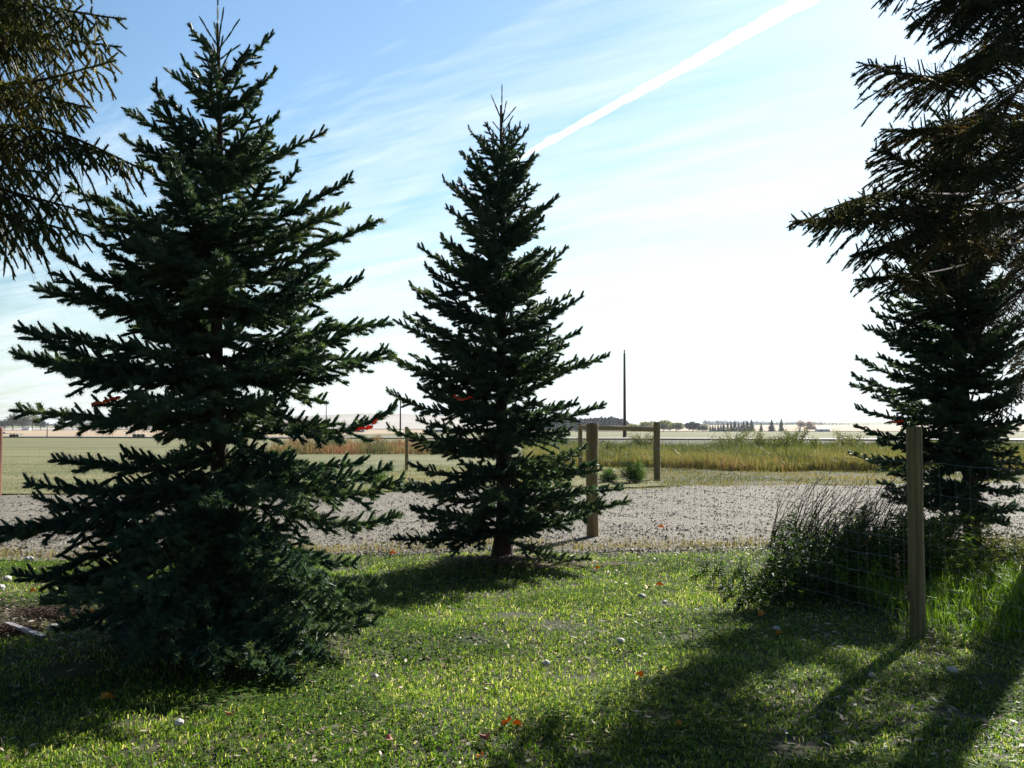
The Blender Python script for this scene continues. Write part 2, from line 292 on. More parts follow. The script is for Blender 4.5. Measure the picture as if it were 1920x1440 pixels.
def spruce(label, px_base, Y, top, prof, seed, T, nwh=22, per=6, e_lo=-6, e_hi=48, heroes=(), trunk_r=.09, zlow=.25, sp2=.078, sp3=.058, front=1., tier=.68):
    """prof: list of (photo y, photo x left, photo x right) of the outline at distance Y"""
    rng = np.random.default_rng(seed)
    base = G(px_base, Y); tp = W(top[0], top[1], Y); Ht = tp[2] - base[2]
    root = empty('spruce_tree', tuple(base), label, 'spruce tree')
    def ax(z):
        t = np.clip((z - base[2]) / Ht, 0, 1); return np.array([base[0] + (tp[0] - base[0]) * t, Y, z])
    pz, pl, pr = [], [], []
    for (py, xl, xr) in prof:
        z = W(CX, py, Y)[2]; c = ax(z)[0]; pz.append(z); pl.append(max(.02, c - X(xl, Y))); pr.append(max(.02, X(xr, Y) - c))
    o = np.argsort(pz); pz, pl, pr = np.array(pz)[o], np.array(pl)[o], np.array(pr)[o]
    def R(z, az):
        l, r = np.interp(z, pz, pl), np.interp(z, pz, pr); k = (1 - cos(az)) / 2
        return (l * k + r * (1 - k)) * (1 + (front - 1) * max(0, -sin(az)) * np.clip(1.9 - (z - base[2]), 0, 1))
    tr = MB(); n = 26; zz = np.linspace(base[2] - .15, tp[2] - .25, n)
    rr = trunk_r * (1 - .93 * np.clip((zz - base[2]) / Ht, 0, 1)) + .05 * trunk_r / .1 * np.exp(-np.clip(zz - base[2], 0, 9) / .12)
    pts = np.array([ax(z) + np.array([.012 * sin(z * 2.1), .01 * cos(z * 1.7), 0]) for z in zz]); tube(tr, pts, rr, 12, lump=.04)
    tr.build('trunk', M['bark'], root, True, loc=None).parent = root
    wd = MB(); SA, SB, ST, SS = [], [], [], []
    # leader
    a = ax(tp[2] - .55)
    for i in range(5):
        q, r = ax(tp[2] - .55 + i * .11), ax(tp[2] - .55 + (i + 1) * .11); SA.append(q); SB.append(r); ST.append(.4); SS.append(.75)
    for z0, nn, ln, el in ((tp[2] - .42, 4, .30, 58), (tp[2] - .55, 4, .24, 50), (tp[2] - .68, 3, .26, 46)):
        p0 = rng.uniform(0, 6)
        for j in range(nn):
            az = p0 + j * 2 * pi / nn + rng.uniform(-.4, .4); l = ln * rng.uniform(.7, 1.1); e = rad(el + rng.uniform(-8, 8))
            q = ax(z0 + rng.uniform(-.05, .05)); r = q + l * np.array([cos(az) * cos(e), sin(az) * cos(e), sin(e)])
            for i in range(3): SA.append(q + (r - q) * i / 3); SB.append(q + (r - q) * (i + 1) / 3); ST.append(.4); SS.append(.75)
    par0 = dict(bare=.12, sp2=sp2, l2=.40, l2max=.42, fwd=.95, up2=.06, droop2=.18, l3=.075, sp3=sp3, hang=0., fan=(-.42, .46), upp=.7)
    z = base[2] + zlow; w = 0
    while z < tp[2] - .45:
        fr = (z - base[2]) / Ht; pc = per if fr < .85 else 5
        ph = rng.uniform(0, 6.28)
        for j in range(pc):
            az = ph + j * 2 * pi / pc + rng.uniform(-.35, .35)
            e = rad(e_lo + (e_hi - e_lo) * fr ** 1.1 + rng.uniform(-7, 7)); zt = z + rng.uniform(-.05, .05)
            r_ = R(zt, az) * (1 - .12 * max(0, fr - .7) / .3) * rng.choice([rng.uniform(.80, 1.04), rng.uniform(.35, .8)], p=[.68, .32])
            if r_ < .06: continue
            rise = r_ * math.tan(e); zt = max(zt, base[2] + .05); zr = max(zt - rise, base[2] + .12); zr = min(zr, tp[2] - .35)
            tip = ax(zt) + np.array([cos(az) * r_, sin(az) * r_, 0.]); tip[2] = zt
            grow_branch(rng, ax(zr), tip, r_ * rng.uniform(.02, .09), par0, SA, SB, ST, SS, wd, .010 + .008 * r_)
        z += (Ht / nwh) * (1.25 - .8 * fr) * rng.uniform(.75, 1.2) * tier
    for (hx, hy, el, dy) in heroes:
        tip = W(hx, hy, Y + dy); a = ax(tip[2]); hd = np.hypot(*(tip - a)[:2]); rt = ax(max(tip[2] - hd * math.tan(rad(el)), base[2] + .15))
        grow_branch(rng, rt, tip, hd * .06, dict(par0, l2=.34), SA, SB, ST, SS, wd, .02)
    fz = np.clip((np.array(SA)[:, 2] - base[2]) / Ht, 0, 1); SS = np.array(SS) * np.interp(fz, [0, .6, 1], [1.05, .98, .66]); tube(wd, [ax(base[2] + .15), ax(tp[2] - .5)], [.012, .004], 4)
    cr = MB(); emit(cr, SA, SB, ST, SS, T)
    wd.build('branches', M['twig'], root); c = cr.build('crown', M['needle'], root)
    for ch in root.children: ch.matrix_parent_inverse = root.matrix_basis.inverted() if False else ch.matrix_parent_inverse
    for ch in root.children: ch.location = tuple(-base)
    print('spruce', label[:20], 'shoots', len(SA)); return root

profL = [(-15, 410, 414), (30, 385, 440), (62, 352, 505), (100, 350, 515), (130, 325, 515), (165, 315, 490), (200, 240, 515), (250, 235, 590), (300, 230, 530), (345, 150, 640), (400, 120, 690), (450, 130, 600), (520, 70, 670), (570, 120, 690), (612, 50, 725), (662, 45, 725), (715, 130, 640), (765, 40, 715), (815, 200, 620), (858, 110, 700), (905, 50, 725), (950, 120, 730), (992, 25, 740), (1080, 70, 720), (1150, 110, 720), (1240, 200, 640)]
heroL = [(352, 45, 50, 0), (515, 62, 42, 0), (520, 128, 38, 0), (316, 132, 38, 0), (228, 197, 32, 0), (224, 252, 28, .1), (612, 245, 25, 0), (662, 334, 24, 0), (718, 407, 22, 0), (128, 346, 24, .2),
         (682, 522, 12, .2), (56, 534, 8, 0), (40, 614, 6, 0), (34, 662, 4, .2), (735, 600, 2, -.3), (740, 668, -4, .2), (22, 765, 0, .1), (745, 772, 0, -.2), (45, 905, -2, -.1), (95, 860, 0, .1), (3, 998, -8, 0), (755, 970, -6, 0), (725, 1150, -14, -.4), (20, 1080, -10, -.2),
         (545, 1268, -16, -1.28), (470, 1250, -16, -1.3), (400, 1256, -16, -1.35), (310, 1232, -16, -1.25), (210, 1205, -15, -1.1), (610, 1235, -15, -1.1), (660, 1190, -14, -.9), (140, 395, 18, 0), (612, 755, -22, .2), (760, 905, -4, .3), (735, 880, -3, -.5)]
spruce('tall dark spruce on the left with a red ribbon hanging from its right side', 417, 7.5, (408, -18), profL, 3, TMPL, 20, 6, -20, 48, heroL, .075, .03, front=1.30, tier=.86)
profM = [(155, 939, 941), (185, 905, 957), (240, 885, 985), (285, 865, 1005), (335, 850, 1000), (375, 840, 1035), (420, 830, 1020), (460, 795, 1060), (510, 800, 1060), (555, 765, 1085), (605, 748, 1080), (660, 735, 1110), (705, 770, 1065), (745, 740, 1110), (785, 770, 1080), (820, 750, 1090), (860, 745, 1115), (910, 725, 1140), (950, 735, 1140), (1005, 750, 1105), (1040, 840, 1080)]
heroM = [(880, 242, 48, 0), (991, 240, 48, 0), (861, 282, 44, 0), (1010, 288, 44, 0), (833, 340, 36, 0), (1047, 368, 34, 0), (784, 460, 30, 0), (1066, 462, 34, 0), (768, 532, 26, .2), (1092, 556, 26, 0), (738, 598, 24, 0), (714, 655, 22, 0), (1143, 661, 20, 0),
         (724, 734, 12, 0), (1138, 757, 10, 0), (728, 805, 6, 0), (1120, 868, 4, -.3), (703, 906, 4, 0), (1170, 912, 2, 0), (1185, 940, -2, -.2), (733, 1008, -2, -.4), (1110, 1048, -10, -.4)]
spruce('middle spruce with a bare trunk foot standing in a ring of brown mulch', 942, 11.8, (941, 158), profM, 5, TMPL_F, 23, 7, -6, 50, heroM, .095, .36, .082, .066, tier=.80)
profR = [(160, 1776, 1780), (200, 1742, 1822), (330, 1700, 1851), (440, 1660, 1888), (520, 1640, 1907), (590, 1640, 1916), (640, 1632, 1923), (705, 1610, 1932), (765, 1615, 1938), (800, 1610, 1938), (850, 1620, 1932), (900, 1650, 1926), (935, 1640, 1932), (990, 1680, 1907)]
heroR = [(1605, 672, 16, 0), (1598, 703, 14, .2), (1604, 764, 8, 0), (1600, 800, 4, 0), (1632, 584, 22, 0), (1590, 852, 0, 0), (1742, 200, 48, 0), (1640, 620, 20, -.2), (1650, 930, -3, 0)]
spruce('spruce behind the wire fence on the right, mostly under an overhanging tree', 1818, 13.5, (1776, 150), profR, 8, TMPL_F, 23, 7, -6, 48, heroR, .10, .35, .09, .075, tier=.62)

# ------------------------------------------------------------------ the two old overhanging spruces
def old_spruce(label, base, Ht, heroes, seed, needles, fill, lean=0):
    rng = np.random.default_rng(seed); base = np.array([base[0], base[1], float(H(base[0], base[1]))])
    root = empty('old_spruce_tree', tuple(base), label, 'spruce tree')
    tr = MB(); n = 30; zz = np.linspace(base[2] - .2, base[2] + Ht, n)
    rr = (.24 if seed == 21 else .25) * (1 - .95 * np.clip((zz - base[2]) / Ht, 0, 1)) + .12 * np.exp(-np.clip(zz - base[2], 0, 9) / .2)
    def ax(z): return np.array([base[0] + .03 * sin(z), base[1], z])
    tube(tr, [ax(z) for z in zz], rr, 14, lump=.05); tr.build('trunk', M['bark'], root, True)
    wd = MB(); SA, SB, ST, SS = [], [], [], []
    par = dict(bare=.16, sp2=.080, l2=.33, l2max=.46, fwd=.8, up2=-.05, droop2=.35, l3=.10, sp3=.050, hang=.12, fan=(-.45, .3), upp=.4)
    if seed == 22: par.update(droop2=.9, hang=.4, upp=.25)
    for (tip, zr, sag, k) in heroes:
        grow_branch(rng, ax(zr), tip, sag, dict(par, **k), SA, SB, ST, SS, wd, .03)
        # bare hanging twigs under the inner half of the branch
        d = np.asarray(tip) - ax(zr)
        for _ in range(int(14 * np.linalg.norm(d))):
            s = rng.uniform(.2, .85); p = ax(zr) + d * s + np.array([0, 0, sag * 4 * s * (s - 1)]); l = rng.uniform(.15, .5)
            c = rng.normal(size=3) * .35; pts = [p + np.array([c[0] * t * l, c[1] * t * l, -l * t + .1 * l * sin(5 * t + c[2] * 4)]) for t in np.linspace(0, 1, 5)]
            tube(wd, pts, np.linspace(.0028, .001, 5), 3, cap=False)
    for (z0, z1, nb, r0, r1) in fill:
        for i in range(nb):
            z = rng.uniform(z0, z1); az = rng.uniform(0, 2 * pi); r = np.interp(z, [z0, z1], [r0, r1]) * rng.uniform(.65, 1.05)
            tip = ax(z) + np.array([cos(az) * r, sin(az) * r, 0]); tip[2] = z + rng.uniform(-.5, .15)
            if fillok(tip, seed): grow_branch(rng, ax(z + .1 * r), tip, rng.uniform(-.05, .15), dict(par, sp2=.15, sp3=.10, l3=.15), SA, SB, ST, SS, wd, .03)
    tube(wd, [ax(base[2] + 1.6), ax(base[2] + Ht * .96)], [.03, .01], 5)
    cr = MB(); emit(cr, SA, SB, ST, SS, TMPL_O)
    wd.build('branches', M['twig'], root); cr.build('crown', needles, root)
    for ch in root.children: ch.location = tuple(-base)
    print('old', len(SA))
def proj(p):
    q = np.array([p[0], p[1], p[2] - CAMH]); f = q[1] * cos(TH) + q[2] * sin(TH); v = -q[1] * sin(TH) + q[2] * cos(TH)
    return CX + q[0] / f * FPX, CY - v / f * FPX
def fillok(tip, seed):
    if tip[1] < .5: return True
    px, py = proj(tip)
    if seed == 21: return px > 1690 - .2 * max(0, 400 - py) + (0 if py < 620 else 260)
    return px < 60
bR = (7.25, 13.0)
hR = [(W(1606, 140, 8.40), 7.23, .25, dict(bare=0.42, l2max=.62)), (W(1700, 30, 8.60), 8.00, .2, dict(bare=0.42, l2max=.62)), (W(1652, 252, 9.00), 6.34, .2, dict(bare=0.42, l2max=.62)), (W(1636, 300, 8.80), 5.82, .2, dict(bare=0.42, l2max=.62)),
      (W(1480, 412, 8.30), 4.61, .05, dict(bare=.60, l2max=.62)), (W(1560, 395, 8.50), 4.93, .05, dict(bare=.60, l2max=.62)), (W(1592, 478, 8.90), 4.54, .0, dict(bare=.60, l2max=.62)), (W(1600, 535, 9.10), 4.03, -.03, dict(bare=.78, l2max=.62)), (W(1640, 560, 13.20), 4.33, 0, dict(bare=.48)),
      (W(1660, 440, 8.70), 4.67, .05, dict(bare=.78, l2max=.62)), (W(1745, 60, 8.20), 7.62, .2, dict(bare=0.42, l2max=.62)), (W(1800, 330, 8.00), 5.95, .2, dict(bare=0.42, l2max=.62)), (W(1760, 470, 8.40), 4.93, .1, dict(bare=.78, l2max=.62)),
      (W(1740, 540, 13.40), 4.97, .1, dict(bare=.48)), (W(1690, 620, 13.30), 4.46, -.05, dict(bare=.48)), (W(1770, 640, 13.60), 4.20, -.05, dict(bare=.48)), (W(1870, 560, 16.20), 4.6, 0, dict(bare=.48)), (W(1860, 640, 16.00), 4.2, 0, dict(bare=.48)), (W(1900, 500, 16.40), 4.8, 0, dict(bare=.48)), (W(1890, 760, 16.20), 3.2, 0, dict(bare=.48)), (W(1860, 420, 8.00), 5.06, .05, dict(bare=.78, l2max=.62)), (W(1850, 250, 8.00), 6.46, .1, dict(bare=0.42, l2max=.62)), (W(1870, 120, 8.00), 7.49, .1, dict(bare=0.42, l2max=.62)),
      (W(1760, 760, 13.30), 3.56, -.05, dict(bare=.48)), (W(1800, 860, 13.10), 2.92, -.12, dict(bare=.48)), (W(1720, 700, 13.50), 3.82, -.05, dict(bare=.48)), (W(1895, 700, 16.30), 3.5, -.05, dict(bare=.48)),
      (W(1700, -40, 8.80), 8.77, .2, dict(bare=0.42, l2max=.62)), (W(1760, -60, 8.60), 8.90, .2, dict(bare=0.42, l2max=.62)), (W(1820, 10, 8.40), 8.51, .2, dict(bare=0.42, l2max=.62)), (W(1830, 480, 9.30), 4.67, .1, dict(bare=.78, l2max=.62)),
      (W(1750, 470, 14.00), 5.0, .0, dict(bare=.48)), (W(1850, 480, 15.80), 4.9, .0, dict(bare=.48)), (W(1890, 410, 14.00), 5.0, .0, dict(bare=.48)), (W(1800, 400, 14.60), 5.3, .0, dict(bare=.48)), (W(1700, 500, 14.20), 4.7, .0, dict(bare=.48)), (W(1820, 600, 16.30), 4.2, .0, dict(bare=.48)), (W(1780, 350, 14.30), 5.6, .0, dict(bare=.48)), (W(1860, 300, 14.50), 6.0, .0, dict(bare=.48))]
old_spruce('old spruce leaning in from the right edge with drooping brownish twigs', bR, 15, hR, 21, M['needle_dark'], [(7.6, 10, 26, 2.6, 2.3), (10, 14.4, 26, 2.3, .6)])
bL = (-5.2, 7.4)
hL = [(W(238, 25, 6.3), 5.0, .15, {}), (W(228, 80, 6.5), 4.8, .1, {}), (W(218, 125, 6.1), 4.2, .05, {}), (W(170, 190, 6.3), 4.0, -.02, {}), (W(285, 305, 6.4), 3.8, -.06, {}), (W(180, 290, 6.6), 3.9, -.02, {}), (W(165, 400, 6.2), 3.6, -.05, {}), (W(178, 455, 6.4), 3.5, -.1, {}),
      (W(110, 60, 6.2), 4.9, .1, {}), (W(150, -20, 6.5), 5.3, .1, {}), (W(100, 330, 6.3), 3.7, -.02, {}), (W(200, -60, 6.6), 5.5, .1, {}), (W(150, 40, 6.9), 4.9, .1, {}), (W(60, 0, 6.3), 5.1, .1, {})]
old_spruce('old spruce hanging in from the upper left corner with olive drooping twigs', bL, 12, hL, 22, M['needle_old'], [(3.6, 6.5, 11, 2.6, 2.3), (6.5, 11.5, 22, 2.3, .5)])

# ------------------------------------------------------------------ scattering blades
def ground_pts(n, y0, y1, wide=.56, extra=1.2, power=1., xr=None):
    t = RNG.random(n); y = y0 + (y1 - y0) * t ** power
    x = (RNG.random(n) * 2 - 1) * (wide * y + extra) if xr is None else xr[0] + RNG.random(n) * (xr[1] - xr[0])
    return x, y
def blades(mb, x, y, h, w, tint, lean=.5, seg=2, z0=0, mat=0):
    n = len(x); z = H(x, y) + z0; az = RNG.random(n) * 2 * pi; la = RNG.random(n) * 2 * pi; ln = lean * RNG.random(n)
    d = np.stack([np.cos(la) * ln, np.sin(la) * ln, np.zeros(n)], 1) * h[:, None]
    s = np.stack([np.cos(az), np.sin(az), np.zeros(n)], 1) * (w / 2)[:, None]
    A = np.stack([x, y, z], 1); up = np.stack([np.zeros(n), np.zeros(n), h], 1)
    Mi = A + d * .35 + up * .6; Tp = A + d * 1.15 + up * (1 - .35 * ln)[:, None]
    P = np.stack([A - s, A + s, Mi + s * .8, Mi - s * .8, Tp], 1).reshape(-1, 3)
    k = np.arange(n)[:, None] * 5
    F = np.concatenate([k + [0, 1, 2], k + [0, 2, 3], k + [3, 2, 4]], 0)
    mb.add(P, F, np.repeat(tint, 5), mat)
def patch(x, y, s=1.): return .5 + .25 * np.sin(x * 1.7 * s + 1.3 * np.sin(y * 1.1 * s)) + .25 * np.sin(y * 2.1 * s + 1.7 * np.sin(x * .9 * s + 2))

# lawn
mb = MB()
x, y = ground_pts(560000, 3.6, 13.6, power=1.15)
keep = (y < g_near(x) + .5) & ~(((x - .08) / 1.05) ** 2 + ((y - 11.72) / .5) ** 2 < RNG.random(len(x)) * 1.1) & ~(((x - X(1045, 8.2)) / .2) ** 2 + ((y - 8.2) / .22) ** 2 < 1.5 * RNG.random(len(x)))
x, y = x[keep], y[keep]; kq = RNG.random(len(x)) < np.clip(1.1 - (y - g_near(x) + .75 + .5 * (patch(x * 2, y * 2, 1.3) - .5)) / .8, 0, 1); x, y = x[kq], y[kq]; n = len(x); p = patch(x, y)
clump = .5 + .5 * np.sin(x * 9 + 3 * np.sin(y * 5)) * np.sin(y * 11 + 2 * np.sin(x * 6)); c2 = .5 + .5 * np.sin(x * 31 + 4 * np.sin(y * 17 + x * 3)) * np.sin(y * 37 + 3 * np.sin(x * 23))
bare = patch(x * 1.1 + 9, y * 1.4 + 3, 2.2) * patch(x + 2, y - 5, 4.5); under = np.exp(-((x + 2.1) ** 2 + (y - 7.3) ** 2) / .9) + 1.0 * np.exp(-((x + 4.4) ** 2 / 2.2 + (y - 8.7) ** 2 / 1.7)) * (.5 + patch(x * 2.2, y * 2, 2.)); kk = (RNG.random(n) < .15 + .80 * (c2 * .7 + clump * .4)) & (RNG.random(n) > .85 * under) & (RNG.random(n) > 2.2 * (bare - .40)); x, y, p, clump, c2 = x[kk], y[kk], p[kk], clump[kk], c2[kk]; n = len(x)
h = (.012 + .020 * RNG.random(n) ** 1.5 + .022 * p * clump + .016 * c2 + .04 * (RNG.random(n) < .006)) * .85 * (1 + .25 * (y > 9))
blades(mb, x, y, h, .0045 + .0055 * RNG.random(n) ** 1.5, np.clip(.34 + .22 * p + .12 * (c2 - .5) + RNG.normal(0, .22, n) + .40 * (RNG.random(n) < .09), 0, 1), 1.6)
# taller tufts beside the fence and along the bed edges
x = 3.1 + RNG.random(16000) * 3.4; y = 7.4 + RNG.random(16000) * 4; k = RNG.random(16000) < .25 + .75 * np.exp(-((x - 4.4) ** 2 / 1.2 + (y - 9) ** 2 / 1.8)); x, y = x[k], y[k]; n = len(x)
blades(mb, x, y, .10 + .16 * RNG.random(n), .006 + .005 * RNG.random(n), np.clip(.45 + RNG.normal(0, .12, n), 0, 1), 1.0)
tag(mb.build('grass', M['grass']), 'short green lawn grass mixed with clover in the foreground', 'grass', kind='stuff')
# clover leaflets
mb = MB(); x, y = ground_pts(130000, 3.8, 12.8); k = patch(x + 4, y + 2, 1.6) > .42 + .25 * RNG.random(len(x)); k &= y < g_near(x); x, y = x[k], y[k]; n = len(x)
s = .008 + .011 * RNG.random(n); a = RNG.random(n) * 2 * pi; z = H(x, y) + .015 + .04 * RNG.random(n); C = np.stack([x, y, z], 1)
u = np.stack([np.cos(a), np.sin(a), .5 * (RNG.random(n) - .5)], 1) * s[:, None]; v = np.stack([-np.sin(a), np.cos(a), .7 * (RNG.random(n) - .5)], 1) * s[:, None]
P = np.stack([C - u, C - .6 * v, C + u, C + .9 * v], 1).reshape(-1, 3); k = np.arange(n)[:, None] * 4
mb.add(P, k + [0, 1, 2, 3], np.repeat(np.clip(.55 + RNG.normal(0, .14, n), 0, 1), 4))
tag(mb.build('clover', M['clover']), 'low clover leaves spread through the lawn', 'clover', kind='stuff')
# litter
mb = MB(); x, y = ground_pts(16000, 3.8, 13.5); k = patch(x + 1, y, 1.3) > .2 + .6 * RNG.random(len(x)); x, y = x[k], y[k]
xa = np.concatenate([x, -3.3 + 2.2 * RNG.random(2200), RNG.normal(.1, .7, 1500), RNG.normal(-4.6, 1.1, 4500), (RNG.random(4500) * 2 - 1) * 8.5]); ya = np.concatenate([y, 6.9 + 2.0 * RNG.random(2200), RNG.normal(11.6, .4, 1500), RNG.normal(8.8, .9, 4500), 12.9 + RNG.normal(0, .55, 4500)]); x, y = xa, ya; n = len(x)
s = .007 + .012 * RNG.random(n) ** 2; a = RNG.random(n) * 2 * pi; z = H(x, y) + .012 + .03 * RNG.random(n); C = np.stack([x, y, z], 1)
u = np.stack([np.cos(a), np.sin(a), .8 * (RNG.random(n) - .5)], 1) * (s * 1.8)[:, None]; v = np.stack([-np.sin(a), np.cos(a), 1.2 * (RNG.random(n) - .5)], 1) * (s * .6)[:, None]
P = np.stack([C - u, C - v, C + u, C + v], 1).reshape(-1, 3); k = np.arange(n)[:, None] * 4
mb.add(P, k + [0, 1, 2, 3], np.repeat(RNG.random(n) ** 1.2, 4))
tag(mb.build('leaf_litter', M['litter']), 'small dead brown and pale leaf bits lying in the lawn', 'leaf litter', kind='stuff')
# gravel stones
mb = MB(); n = 80000; y = 12.6 + 15.5 * RNG.random(n) ** 1.5; x = (RNG.random(n) * 2 - 1) * (.56 * y + 2); k = (y > g_near(x) - .9 * RNG.random(n) ** 1.7) & (y < g_far(x)) & (RNG.random(n) > .75 * np.exp(-((y - 17.2 - .1 * x + .3 * np.sin(x * .4)) / .35) ** 2) + .75 * np.exp(-((y - 19.2 - .1 * x + .3 * np.sin(x * .4)) / .35) ** 2)); x, y = x[k], y[k]; n = len(x)
s = (.009 + .020 * RNG.random(n) ** 7); C = np.stack([x, y, H(x, y) + .012 + s * .25], 1)
o = np.array([(1, 0, 0), (0, 1, 0), (-1, 0, 0), (0, -1, 0), (0, 0, .8), (.2, .1, -.6)])
P = C[:, None] + (o[None] * (1 + .35 * RNG.normal(size=(n, 6, 1)))) * s[:, None, None]
F = np.array([(0, 1, 4), (1, 2, 4), (2, 3, 4), (3, 0, 4)]); F = (F[None] + (np.arange(n) * 6)[:, None, None]).reshape(-1, 3)
mb.add(P.reshape(-1, 3), F, np.repeat(np.clip(.45 + RNG.normal(0, .2, n), 0, 1), 6))
tag(mb.build('gravel', M['stone']), 'grey and pinkish gravel stones on the driveway', 'gravel', kind='stuff')
# verge beyond the gravel and thin weeds on it
mb = MB(); n = 70000; y = 24 + 16 * RNG.random(n); x = (RNG.random(n) * 2 - 1) * (.56 * y + 2); k = (y > g_far(x) - .8 + 1.0 * RNG.random(n)) & (x > -4 + .0 * y) & (patch(x, y, .9) > .35 * RNG.random(n)); x, y = x[k], y[k]; n = len(x)
blades(mb, x, y, .03 + .09 * RNG.random(n), .012 + .008 * RNG.random(n), np.clip(.25 + .5 * patch(x, y, .5) + RNG.normal(0, .12, n), 0, 1), .8)
n = 22000; y = 23 + 22 * RNG.random(n); x = -.56 * y - 2 + RNG.random(n) * (.56 * y); k = (y > g_far(x)); x, y = x[k], y[k]; n = len(x)
blades(mb, x, y, .03 + .05 * RNG.random(n), .012 + .008 * RNG.random(n), np.clip(.25 + .2 * patch(x, y, .5) + RNG.normal(0, .1, n), 0, 1), .8)
n = 6000; x = (RNG.random(n) * 2 - 1) * 9; y = g_near(x) + .1 + np.abs(RNG.normal(0, .45, n)); 
blades(mb, x, y, .03 + .10 * RNG.random(n), .006 + .005 * RNG.random(n), np.clip(.55 + RNG.normal(0, .2, n), 0, 1), .9)
n = 5000; x = (RNG.random(n) * 2 - 1) * 14; y = 13 + 12.5 * RNG.random(n); k = (patch(x * 1.3, y * 1.1, 1.) > .80 - .10 * np.abs(y - 18) / 6) & (RNG.random(n) < .35 + .1 * np.abs(y - 18)); x, y = x[k], y[k]; n = len(x)
blades(mb, x, y, .015 + .04 * RNG.random(n), .010 + .006 * RNG.random(n), np.clip(.35 + RNG.normal(0, .18, n), 0, 1), 1.)
tag(mb.build('verge_grass', M['verge']), 'thin dry grass along the edges of the gravel driveway', 'grass', kind='stuff')
# tall golden ditch grass
def d_near(x): return np.where(x < 9.5, 40.5 - .2 * x, 33.8 + .12 * (x - 9.5)) * 1. + wob(x * .8, 4, .35)
def d_nearc(x):
    t = 1 / (1 + np.exp(-np.clip((x - 7.2) / .5, -40, 40))); return (39.5 - .05 * x) * (1 - t) + (34.6 + .22 * (x - 7)) * t + wob(x * .8, 4, .3)
mb = MB(); n = 120000; x = .6 + RNG.random(n) * 34; d0 = d_nearc(x); y = d0 + 26 * RNG.random(n) ** 1.4
p = patch(x, y, .35); q = (y - d0) / 26; hh = (.24 + .34 * RNG.random(n) + .50 * patch(x * 1.3 + 5, y, .8) * p + .3 * (RNG.random(n) < .05)) * np.clip(.65 + (y - d0) / 3, 0, 1)
hg = hh + np.clip(-H(x, y), 0, .5) * .8
blades(mb, x, y, hg, .014 + .016 * RNG.random(n), np.clip(.50 - .50 * q + .45 * (patch(x, y * .6, .7) - .5) + .2 * (patch(x + 7, y * 2, 2.3) - .5) + RNG.normal(0, .16, n), 0, 1), .5)
tag(mb.build('ditch_grass', M['reed']), 'tall golden and green grass standing in the ditch past the gravel', 'tall grass', kind='stuff')
mb = MB(); n = 9000; x = -13.5 + RNG.random(n) * 13.6; y = 55 + 9 * RNG.random(n); p = patch(x, y, .8)
blades(mb, x, y, (.35 + .6 * RNG.random(n) * (.4 + p)), .02 + .02 * RNG.random(n), np.clip(-.05 + .9 * patch(x * 1.0 + 3, y * .2, 1.1) + RNG.normal(0, .18, n), 0, 1), .6)
tag(mb.build('rusty_weeds', M['rust']), 'band of orange and rust coloured weeds behind the two front spruces', 'weeds', kind='stuff')

# ------------------------------------------------------------------ leafy shapes
def leafball(mb, c, r, n, leaf, rng, tint=(0, 1), shell=.45):
    """leaf-sized quads scattered through lobes"""
    c = np.asarray(c, float); r = np.asarray(r, float)
    nl = 7; L = norm(rng.normal(size=(nl, 3))) * rng.uniform(.25, .6, (nl, 1)); L[:, 2] = np.abs(L[:, 2]) * .9 - .15; R_ = rng.uniform(.38, .6, nl)
    k = rng.integers(0, nl, n); d = norm(rng.normal(size=(n, 3))) * (rng.random((n, 1)) ** shell) * R_[k][:, None]
    P0 = c + (L[k] + d) * r; tn = np.clip(tint[0] + (tint[1] - tint[0]) * (rng.random(nl)[k] * .6 + .4 * rng.random(n)), 0, 1)
    u = norm(rng.normal(size=(n, 3))); v = norm(np.cross(u, rng.normal(size=(n, 3)))); s = leaf * rng.uniform(.6, 1.2, (n, 1))
    P = np.stack([P0 - u * s, P0 - v * s * .6, P0 + u * s, P0 + v * s * .6], 1).reshape(-1, 3)
    mb.add(P, np.arange(n)[:, None] * 4 + [0, 1, 2, 3], np.repeat(tn, 4))
def far_tree(name, px, ptop, pbase, wpx, Y, m, seed, label, cat, group=None, n=900, tint=(0, 1)):
    rng = np.random.default_rng(seed); b = W(px, pbase, Y); b[2] = float(H(b[0], Y)) ; t = W(px, ptop, Y); h = max(t[2] - b[2], .5); w = wpx / FPX * Y
    root = empty(name, tuple(b), label, cat, group)
    tr = MB(); tube(tr, [(0, 0, -.2), (.02 * h, 0, h * .3), (0, 0, h * .6)], [h * .03, h * .022, h * .01], 6)
    for q in range(3):
        a = rng.uniform(0, 6); tube(tr, [(0, 0, h * .2), (cos(a) * w * .12, sin(a) * w * .12, h * .4), (cos(a) * w * .25, sin(a) * w * .25, h * .6)], [h * .015, h * .01, h * .005], 4)
    tr.build('trunk', M['twig'], root)
    cr = MB(); leafball(cr, (0, 0, h * .52), (w * .55, w * .5, h * .62), n, max(w, h) * .045, rng, tint)
    v = cr.v[0]; v[:, 2] = np.clip(v[:, 2], .02 * h, h); cr.build('crown', m, root); return root
